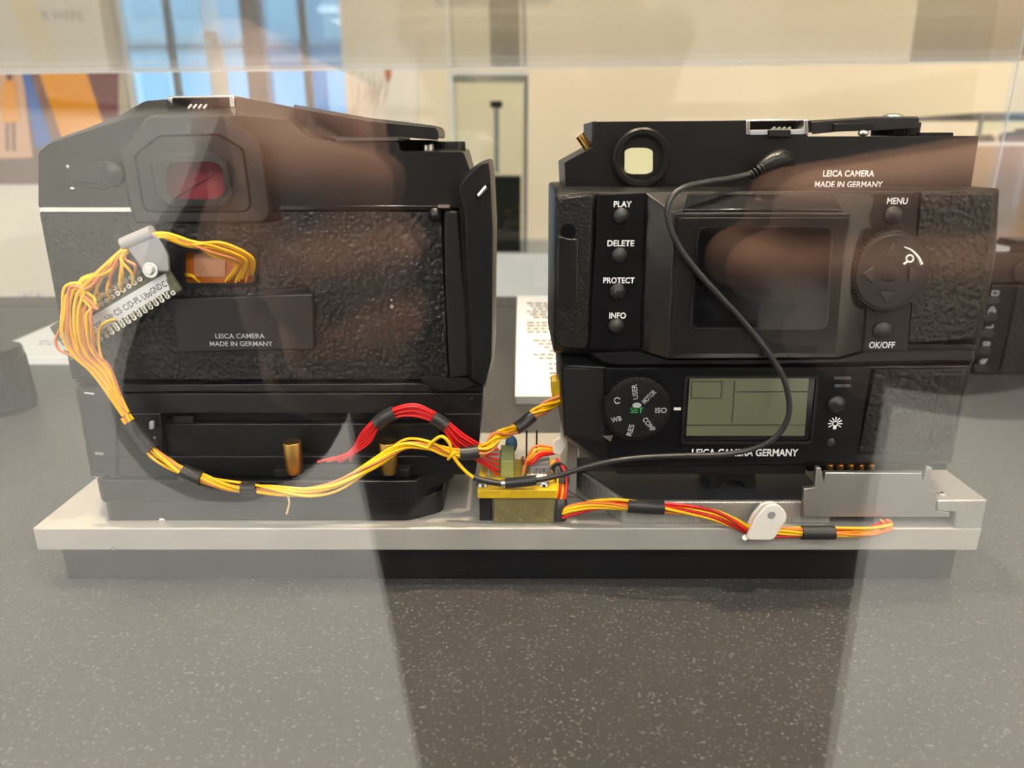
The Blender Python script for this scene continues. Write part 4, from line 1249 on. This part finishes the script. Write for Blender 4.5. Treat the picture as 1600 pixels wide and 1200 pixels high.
# ------------------------------------------------------------------ right harness
hw = thing('orange_wire_harness', P(1100, 830, 233), 'yellow, orange and red wire harness along the front right of the plate', 'wiring')
WM2 = [YEL, RED, YEL, ORA, YEL]
bundle([(866, 722, 247), (876, 740, 243), (878, 765, 240), (876, 790, 238), (878, 804, 236.6), (892, 799, 235.4), (920, 791, 234.6), (955, 789, 234), (985, 790, 233.4), (1012, 792, 233), (1040, 793, 232.8), (1080, 797, 232.4), (1115, 803, 232), (1145, 815, 231.8), (1170, 828, 231.8), (1200, 832, 231.8), (1230, 832, 231.6), (1275, 832, 231.4), (1320, 832, 231.2), (1360, 828, 231.2), (1392, 818, 231.2)], 7, 2.0, 0.62, 2.0, hw, WM2, 6, 15, loose=0.5)
sleeve([(868, 728, 246), (876, 742, 243), (877, 756, 241)], 1.9, hw)
sleeve([(876, 780, 239), (876, 790, 238), (875, 812, 237)], 2.4, hw)
sleeve([(981, 790, 233.4), (1010, 792, 233), (1037, 793, 232.8)], 2.6, hw)
sleeve([(1252, 832, 231.5), (1278, 832, 231.4), (1303, 832, 231.3)], 2.6, hw)
for i in range(4):
    MB().tube(smooth_path([P(1372 + i * 3, 826 + i, 231.2), P(1382 + i, 818 - i * 2, 231.0), P(1376 + i * 6, 812 + i * 1.5, 230.8)], 5), 0.35, 6).build('frayed_end', (YEL, RED, ORA, SAL)[i], hw, angle=80)
# thin black lead looping beside the stage
MB().tube(smooth_path([P(856, 742, 240), P(862, 728, 243), P(876, 724, 245), P(886, 736, 244), P(888, 752, 242), P(882, 764, 241)], 7), 0.5, 6).build('black_lead', CABLE, hw, angle=80)
MB().tube(smooth_path([P(884, 764, 241), P(900, 774, 240), P(915, 784, 239)], 5), 0.3, 6).build('black_lead', CABLE, hw, angle=80)

mc = thing('nylon_clip', P(1195, 842, 231), 'milky white nylon cable clip round the orange harness', 'clip')
def clip_leaf(dx, dy, Ya, Yb):
    MB().prism(rp([(1164 + dx, 838 + dy), (1180 + dx, 806 + dy), (1196 + dx, 788 + dy), (1214 + dx, 786 + dy), (1226 + dx, 798 + dy), (1228 + dx, 810 + dy), (1206 + dx, 843 + dy), (1168 + dx, 842 + dy)], 6), Ya, Yb).build('clip_leaf', CLIPW, mc, 0.4)
clip_leaf(-4, -2, 233.6, 235)
clip_leaf(2, 2, 228.0, 229.4)
MB().tube([P(1164, 840, 229), P(1163, 843, 231.5), P(1163, 840, 234.4)], 1.0, 8).build('clip_fold', CLIPW, mc)
MB().disc(1206, 805, 6, 227.7, 228.4, n=20).build('clip_hole', CLIPG, mc, 0.1)

# ------------------------------------------------------------------ info cards on the counter
def info_card(pts, label, lines, back=None):
    g = [G(u, v_, ZT + 6) for u, v_ in pts]
    if back:
        g[0], g[1] = P(*pts[0], back), P(*pts[1], back)
    n_ = (g[1] - g[0]).cross(g[3] - g[0]).normalized()
    if n_.z < 0: n_ = -n_
    mb = MB()
    mb.loft([[p - n_ * 6 for p in g], g])
    mb.v[:4] = [Vector((p.x, p.y, max(p.z, ZT))) for p in mb.v[:4]]
    cx = sum(p.x for p in g) / 4; cy = sum(p.y for p in g) / 4
    t = thing('info_card', (cx, cy, ZT), label, 'card', 'white info cards')
    mb.build('card_board', CARD, t, 0.3)
    if back:
        m_ = (g[0] + g[1]) * 0.5
        MB().loft([[Vector((m_.x - 20, m_.y - 3, ZT)), Vector((m_.x + 20, m_.y - 3, ZT)), Vector((m_.x + 20, m_.y + 12, ZT)), Vector((m_.x - 20, m_.y + 12, ZT))], [Vector((m_.x - 20, m_.y - 12, m_.z - 8)), Vector((m_.x + 20, m_.y - 12, m_.z - 8)), Vector((m_.x + 20, m_.y - 6, m_.z - 8)), Vector((m_.x - 20, m_.y - 6, m_.z - 8))]]).build('card_prop', CARD, t)
    ln = MB()
    rnd_ = random.Random(len(lines) + 3)
    def at(s, q, h):
        p = (g[0] * (1 - s) + g[1] * s) * (1 - q) + (g[3] * (1 - s) + g[2] * s) * q
        return p + n_ * h
    for (s0, s1, r) in lines:
        x = s0
        while x < s1:
            e = min(x + rnd_.uniform(0.03, 0.08), s1)
            hh = 0.009
            ln.loft([[at(x, r - hh, k), at(e, r - hh, k), at(e, r + hh, k), at(x, r + hh, k)] for k in (0.05, 0.1)])
            x = e + 0.015
    ln.build('printed_lines', INKG, t)
    return t
info_card([(808, 462), (960, 462), (985, 619), (805, 619)], 'white info card with small print lying between the two cameras', [(0.1 + (i % 3) * 0.03, 0.62, 0.10 + i * 0.034) for i in range(6)] + [(0.1, 0.5, 0.33 + i * 0.034) for i in range(4)] + [(0.16 + (i % 4) * 0.05, 0.66, 0.52 + i * 0.034) for i in range(6)] + [(0.3, 0.62, 0.74 + i * 0.04) for i in range(4)] + [(0.34, 0.42, 0.93)], 610)
info_card([(92, 502), (300, 502), (250, 558), (-40, 558)], 'white info card with small print left behind the reflex camera', [(0.25 + (i % 4) * 0.05 - i * 0.02, 0.62, 0.30 + i * 0.075) for i in range(6)] + [(0.5, 0.6, 0.86)])

# small camera at the back right
def small_camera():
    Yc = 500
    base = P(1560, 590, Yc)
    t = thing('compact_camera', (P(1640, 590, Yc).x, Yc + 20, ZT), 'small black camera with icon buttons, partly cut by the right edge', 'camera')
    xa = P(1506, 590, Yc).x
    w = 118
    zt_, zm, zbm = P(1560, 396, Yc).z, P(1560, 445, Yc).z, ZT
    MB().plan(rp([(xa, Yc), (xa + w, Yc), (xa + w, Yc + 34), (xa, Yc + 34)], 9), zbm, zm).build('body', BLACK, t, 0.6)
    MB().plan(rp([(xa, Yc + 1), (xa + w, Yc + 1), (xa + w, Yc + 34), (xa, Yc + 34)], 9), zm + 0.6, zt_).build('top_plate', GREYB, t, 0.6)
    xb_ = P(1575, 500, Yc).x
    MB().box(xa + 6, xb_, Yc - 1.2, Yc + 2, zbm + 3, zm - 1).build('button_panel', BLACKM, t, 0.4)
    MB().box(xb_ + 1.5, xa + w - 6, Yc - 1.5, Yc + 2, zbm + 3, zm - 1).build('leather_back', LEATHER, t, 0.5)
    for i, (u, v_) in enumerate(((1552, 470), (1547, 497), (1543, 522), (1538, 549), (1533, 577))):
        pbt = MB().prism(rp(rect(u - 11, v_ - 6, u + 11, v_ + 6), 5.5, 4), Yc - 3, Yc).build('push_button', BUTTON, t, 0.5)
        c = P(u + 3, v_ - 12, Yc - 1.4)
        kk = depth(u, v_, Yc) / F
        ic = MB()
        if i == 0:
            for a, b in (((-5, -3), (5, -3)), ((5, -3), (5, 3)), ((5, 3), (-5, 3)), ((-5, 3), (-5, -3))):
                ic.cyl(c + Vector((a[0], 0, a[1])) * kk, c + Vector((b[0], 0, b[1])) * kk, 0.5, n=6)
        elif i == 1:
            ic.tube([c + Vector((3 * cos(k * pi / 6), 0, 2 + 3 * sin(k * pi / 6))) * kk for k in range(13)], 0.45, 6)
            ic.cyl(c + Vector((-5, 0, -4)) * kk, c + Vector((-5, 0, 1)) * kk, 0.45, n=6)
            ic.cyl(c + Vector((5, 0, -4)) * kk, c + Vector((5, 0, 1)) * kk, 0.45, n=6)
        elif i == 2:
            ic.cyl(c + Vector((-5, 0, -2)) * kk, c + Vector((5, 0, -2)) * kk, 0.5, n=6)
            ic.cyl(c + Vector((5, 0, -2)) * kk, c + Vector((5, 0, 3)) * kk, 0.5, n=6)
        elif i == 3:
            ic.cyl(c + Vector((-5, 0, 2)) * kk, c + Vector((5, 0, 2)) * kk, 0.5, n=6)
            ic.cyl(c + Vector((-5, 0, -2)) * kk, c + Vector((3, 0, -2)) * kk, 0.5, n=6)
            ic.cyl(c + Vector((5, 0, 2)) * kk, c + Vector((5, 0, -3)) * kk, 0.5, n=6)
        else:
            ic.tube([c + Vector((4 * cos(k * pi / 6), 0, 3 * sin(k * pi / 6))) * kk for k in range(13)], 0.45, 6)
            ic.cyl(c + Vector((-1, 0, -1)) * kk, c + Vector((6, 0, 4)) * kk, 0.45, n=6)
        ic.build('button_icon', GREYP, pbt)
    c = P(1556, 396, Yc + 14)
    MB().cyl((c.x, Yc + 16, zt_), (c.x, Yc + 16, zt_ + 3.6), 9.5, 9.5, 48, 0.03).build('mode_dial', GREYP, t, 0.4)
    c = P(1586, 390, Yc + 16)
    MB().box(c.x - 9, c.x + 13, Yc + 8, Yc + 28, zt_, zt_ + 6).build('accessory_shoe', BLACKM, t, 0.5)
    MB().box(c.x - 7, c.x + 11, Yc + 7, Yc + 26, zt_ + 6, zt_ + 8).build('shoe_cover', GREYB, t, 0.5)
    e = P(1600, 424, Yc)
    q = MB()
    rg = lambda r, y: [Vector((e.x + r * cos(2 * pi * k / 28), y, e.z + r * sin(2 * pi * k / 28))) for k in range(28)]
    q.loft([rg(8, Yc + 2), rg(8, Yc - 1), rg(6, Yc - 1), rg(5.5, Yc + 0.8)], (False, True))
    q.build('eyepiece', BLACKG, t)
small_camera()

# dark lens at the left border
lb = thing('lens_barrel', P(-30, 662, 420), 'black lens barrel cut off by the left edge of the counter', 'lens')
g = G(-22, 655, ZT)
MB().cyl((g.x, g.y + 18, ZT), (g.x, g.y + 18, ZT + 5), 17.5, 18.5, 48).build('lens_cap', BLACKM, lb, 1.0)
MB().cyl((g.x, g.y + 18, ZT + 5), (g.x, g.y + 18, ZT + 34), 18.2, 16.8, 96, 0.03).build('focus_ring', RUBBER, lb, 0.3)
MB().cyl((g.x, g.y + 18, ZT + 34), (g.x, g.y + 18, ZT + 40), 16.4, 15.6, 48).build('lens_mount', BLACK, lb, 0.4)

# ------------------------------------------------------------------ clear hood
hx0, hx1, hy1 = -640, P(1591, 96, 735).x, 735
HT = 5.0
zl, zr_ = P(0, 115, 735).z, P(1590, 96, 735).z
def ztop(x): return zl + (zr_ - zl) * (x - P(0, 115, 735).x) / (P(1590, 96, 735).x - P(0, 115, 735).x)
hood = thing('acrylic_hood', ((hx0 + hx1) / 2, 400, ZT), 'clear acrylic hood over the counter, mirroring the photographer', 'display case')
def pane(name, x0, x1, y0, y1):
    b_ = MB()
    b_.loft([[Vector((x0, y0, ZT)), Vector((x1, y0, ZT)), Vector((x1, y1, ZT)), Vector((x0, y1, ZT))], [Vector((x0, y0, ztop(x0))), Vector((x1, y0, ztop(x1))), Vector((x1, y1, ztop(x1))), Vector((x0, y1, ztop(x0)))]])
    b_.build(name, ACRYL, hood)
pane('front_pane', hx0, hx1, D0, D0 + 8)
pane('back_pane', hx0 + HT, hx1 - HT, hy1 - HT, hy1)
pane('side_pane', hx0, hx0 + HT - 0.2, D0 + 8.2, hy1)
pane('side_pane', hx1 - HT + 0.2, hx1, D0 + 8.2, hy1)
b_ = MB()
b_.loft([[Vector((x, y, ztop(x) + 0.2)) for x, y in ((hx0, D0), (hx1, D0), (hx1, hy1), (hx0, hy1))], [Vector((x, y, ztop(x) + 5)) for x, y in ((hx0, D0), (hx1, D0), (hx1, hy1), (hx0, hy1))]])
b_.build('top_pane', ACRYL, hood)
b_ = MB()
b_.loft([[Vector((hx0, y, ztop(hx0) + z)) for y, z in ((hy1 + 0.2, -0.5), (hy1 + 2.2, -0.5), (hy1 + 2.6, 4.6), (hy1 + 0.2, 4.6))], [Vector((hx1, y, ztop(hx1) + z)) for y, z in ((hy1 + 0.2, -0.5), (hy1 + 2.2, -0.5), (hy1 + 2.6, 4.6), (hy1 + 0.2, 4.6))]])
b_.build('polished_edge', EDGE, hood)
MB().box(hx1 + 0.1, hx1 + 1.0, hy1 - 0.8, hy1 + 0.4, ZT, ztop(hx1)).build('polished_edge', EDGE, hood)

# ================================================================== the photographer, mirrored in the hood
def ph(x, up, out):
    """phone frame: x along its long side, up its short side, out towards the hood"""
    return Vector((x, out * C_ + up * S_, CZ + up * C_ - out * S_))
phone = thing('smartphone', ph(48, -14, -6), 'dark smartphone held sideways in both hands', 'phone')
def phone_box(x0, x1, u0, u1, o0, o1, name, m, bev):
    b_ = MB()
    r = rp([(x0, u0), (x1, u0), (x1, u1), (x0, u1)], bev, 5)
    b_.loft([[ph(x, u, o0) for x, u in r], [ph(x, u, o1) for x, u in r]])
    return b_.build(name, m, phone, 0.6)
phone_box(-26, 119, -50, 21, -11, -3.6, 'body', BLACKM, 9)
phone_box(-24, 117, -48, 19, -11.3, -11, 'screen', SCREEN, 8)
phone_box(-22, 13, -24, 17, -3.6, -2.6, 'camera_bump', BLACKG, 8)
for x, u in ((0, 0), (-12, 8), (-12, -12)):
    MB().cyl(ph(x, u, -2.6), ph(x, u, -1.2), 7).build('lens', SCREEN, phone, 0.4)

def remesh(mb, voxel, smooth, parent, name, m):
    o = mb.build(name, m, parent)
    r = o.modifiers.new('r', 'REMESH'); r.mode = 'VOXEL'; r.voxel_size = voxel * 0.001; r.use_smooth_shade = True
    s = o.modifiers.new('s', 'SMOOTH'); s.iterations = smooth; s.factor = 0.5
    dg = bpy.context.evaluated_depsgraph_get()
    me = bpy.data.meshes.new_from_object(o.evaluated_get(dg))
    o.modifiers.clear()
    old = o.data
    o.data = me
    bpy.data.meshes.remove(old)
    me.name = name
    if not me.materials: me.materials.append(m)
    me.polygons.foreach_set('use_smooth', [True] * len(me.polygons))
    return o

def V(x, y, z): return Vector((x, y, CZ + z))
per = thing('person', V(110, -480, -CZ), 'person in a dark coat standing at the hood, photographing it with a phone', 'person')
shL, shR = V(-88, -455, 118), V(282, -455, 118)
elL, elR = V(-178, -300, -150), V(345, -290, -82)
wrL, wrR = V(-80, -112, -30), V(140, -112, -38)
body = MB()
cap = body.capsule
cap(V(112, -490, -380), V(100, -475, -60), 135, 130); cap(V(60, -480, -80), V(140, -480, -80), 110, 110)
cap(V(20, -465, 60), V(175, -465, 60), 85, 85)
cap(shL, shR, 52, 52)
cap(V(97, -458, 130), V(92, -430, 215), 52, 50)
# head, looking down at the phone
hc = V(88, -415, 300)
body.sphere(hc, 1, 28, 18, (76, 92, 100))
body.sphere(hc + Vector((0, 26, -48)), 1, 24, 14, (56, 62, 62))
cap(hc + Vector((0, 72, -85)), hc + Vector((0, 76, -80)), 24, 22)
cap(hc + Vector((0, 88, 5)), hc + Vector((0, 104, -34)), 9, 13)
for s_ in (-1, 1):
    body.sphere(hc + Vector((s_ * 77, -6, -18)), 1, 14, 10, (9, 18, 30))
    cap(hc + Vector((s_ * 12, 82, 18)), hc + Vector((s_ * 48, 70, 20)), 10, 10)
cap(shL, elL, 47, 40); cap(elL, wrL, 38, 26)
cap(shR, elR, 47, 40); cap(elR, wrR, 38, 26)
for s_ in (-1, 1):
    hip = V(112 + s_ * 85, -490, -400)
    kn = V(112 + s_ * 92, -478, -760)
    an = V(112 + s_ * 95, -500, -1110)
    cap(hip, kn, 82, 56); cap(kn, an, 54, 36); cap(an + Vector((0, 0, -30)), an + Vector((s_ * 12, 130, -58)), 34, 26)
# hands: palm, four fingers with knuckles, thumb
def hand(wr, sx, mcps, pips, dips, tips, thumb, palm_r=13):
    prev = None
    for i, (mx, mu, mo) in enumerate(mcps):
        q = ph(mx, mu, mo)
        cap(wr + (q - wr) * 0.10 + Vector((0, 0, (1.5 - i) * 9)), q, 15, 11.5)
        if prev is not None:
            cap(prev, q, 11, 11)
            cap((prev + wr * 1.0) / 2, (q + wr) / 2, 14, 14)
        prev = q
        a, b, c = ph(*pips[i]), ph(*dips[i]), ph(*tips[i])
        f = (1.0, 1.05, 1.0, 0.86)[i]
        cap(q, a, 10.4 * f, 8.6 * f); cap(a, b, 8.5 * f, 7.7 * f); cap(b, c, 7.6 * f, 6.6 * f)
    t0, t1, t2, t3 = thumb
    cap(wr + (ph(*t1) - wr) * 0.25, ph(*t1), 16, 12); cap(ph(*t1), ph(*t2), 11.5, 9.5); cap(ph(*t2), ph(*t3), 9.2, 7.4)
ups = [4, -15, -33, -50]
hand(wrL, -1,
     [(-57, u * 0.9 + 2, -28) for u in ups], [(-46, 4, 8), (-46, -13, 10), (-45, -30, 10), (-46, -47, 8)],
     [(-38, 0, 15), (-36, -16, 16), (-35, -33, 15), (-38, -49, 12)], [(-27, -5, 6), (-24, -19, 6), (-24, -35, 6), (-28, -50, 5)],
     [None, (-54, -8, -58), (-38, -6, -38), (-20, -12, -21)])
hand(wrR, 1,
     [(136, u * 0.9 + 6, -30) for u in ups], [(126, 8, 9), (128, -10, 12), (127, -28, 12), (124, -46, 9)],
     [(90, 0, 15), (88, -16, 16), (94, -33, 14), (102, -48, 12)], [(54, -9, 6), (48, -22, 6), (62, -37, 6), (78, -49, 5)],
     [None, (130, -10, -58), (114, -4, -38), (94, -10, -21)])
remesh(body, 2.6, 5, per, 'body', SKIN)
# clothes
jk = MB()
cap = jk.capsule
cap(V(118, -492, -640), V(108, -480, -120), 172, 160)
cap(V(50, -490, -640), V(40, -480, -120), 150, 150); cap(V(186, -490, -640), V(176, -480, -120), 150, 150)
cap(V(20, -468, 40), V(175, -468, 40), 125, 125); cap(V(40, -474, -45), V(172, -474, -45), 146, 146)
cap(shL + Vector((10, 0, -12)), shR + Vector((-10, 0, -12)), 78, 78)
cap(V(98, -462, 120), V(95, -450, 165), 72, 64)
cap(V(-92, -486, -205), V(-46, -488, -640), 64, 58)
cap(shL, elL, 80, 70); cap(elL, wrL + (elL - wrL) * 0.16, 72, 44)
cap(shR, elR, 74, 62); cap(elR, wrR + (elR - wrR) * 0.16, 60, 43)
remesh(jk, 5.0, 6, per, 'coat', JACKET)
tr = MB()
for s_ in (-1, 1):
    hip = V(112 + s_ * 85, -490, -420)
    kn = V(112 + s_ * 92, -478, -760)
    an = V(112 + s_ * 95, -500, -1100)
    tr.capsule(hip, kn, 98, 72); tr.capsule(kn, an, 70, 56)
remesh(tr, 6.0, 4, per, 'trousers', TROUSER)
for s_ in (-1, 1):
    an = V(112 + s_ * 95, -500, -1110)
    q = MB()
    q.capsule(V(an.x, -520, -1152), V(an.x + s_ * 12, -370, -1160), 46, 39)
    q.capsule(V(an.x, -500, -1100), V(an.x, -505, -1150), 48, 46)
    o = remesh(q, 4.0, 4, per, 'shoe', SHOE)
    for v_ in o.data.vertices:
        wz = v_.co.z + ORIGIN[per.name].z * 0.001
        if wz < 0.002: v_.co.z += 0.002 - wz
hr_ = MB()
hr_.sphere(hc + Vector((0, -14, 18)), 1, 28, 18, (84, 92, 98))
hr_.sphere(hc + Vector((0, -40, -40)), 1, 24, 14, (78, 62, 80))
remesh(hr_, 4.0, 3, per, 'hair', HAIR)
for s_ in (-1, 1):
    MB().sphere(hc + Vector((s_ * 30, 79.5, 2)), 11.5, 18, 12).build('eye', WHITE, per, 0, 80)
    MB().sphere(hc + Vector((s_ * 30, 86.5, -1)), 5.4, 14, 10).build('iris', BLACKG, per, 0, 80)
    MB().capsule(hc + Vector((s_ * 15, 91, 20)), hc + Vector((s_ * 46, 80, 25)), 3.2, 2.2).build('eyebrow', HAIR, per)
MB().tube(smooth_path([hc + Vector((-22, 79, -60)), hc + Vector((-9, 86, -62)), hc + Vector((9, 86, -62)), hc + Vector((22, 79, -60))], 5), 4.6, 8, lambda t: 0.5 + 0.5 * sin(pi * t)).build('mouth', LIP, per)
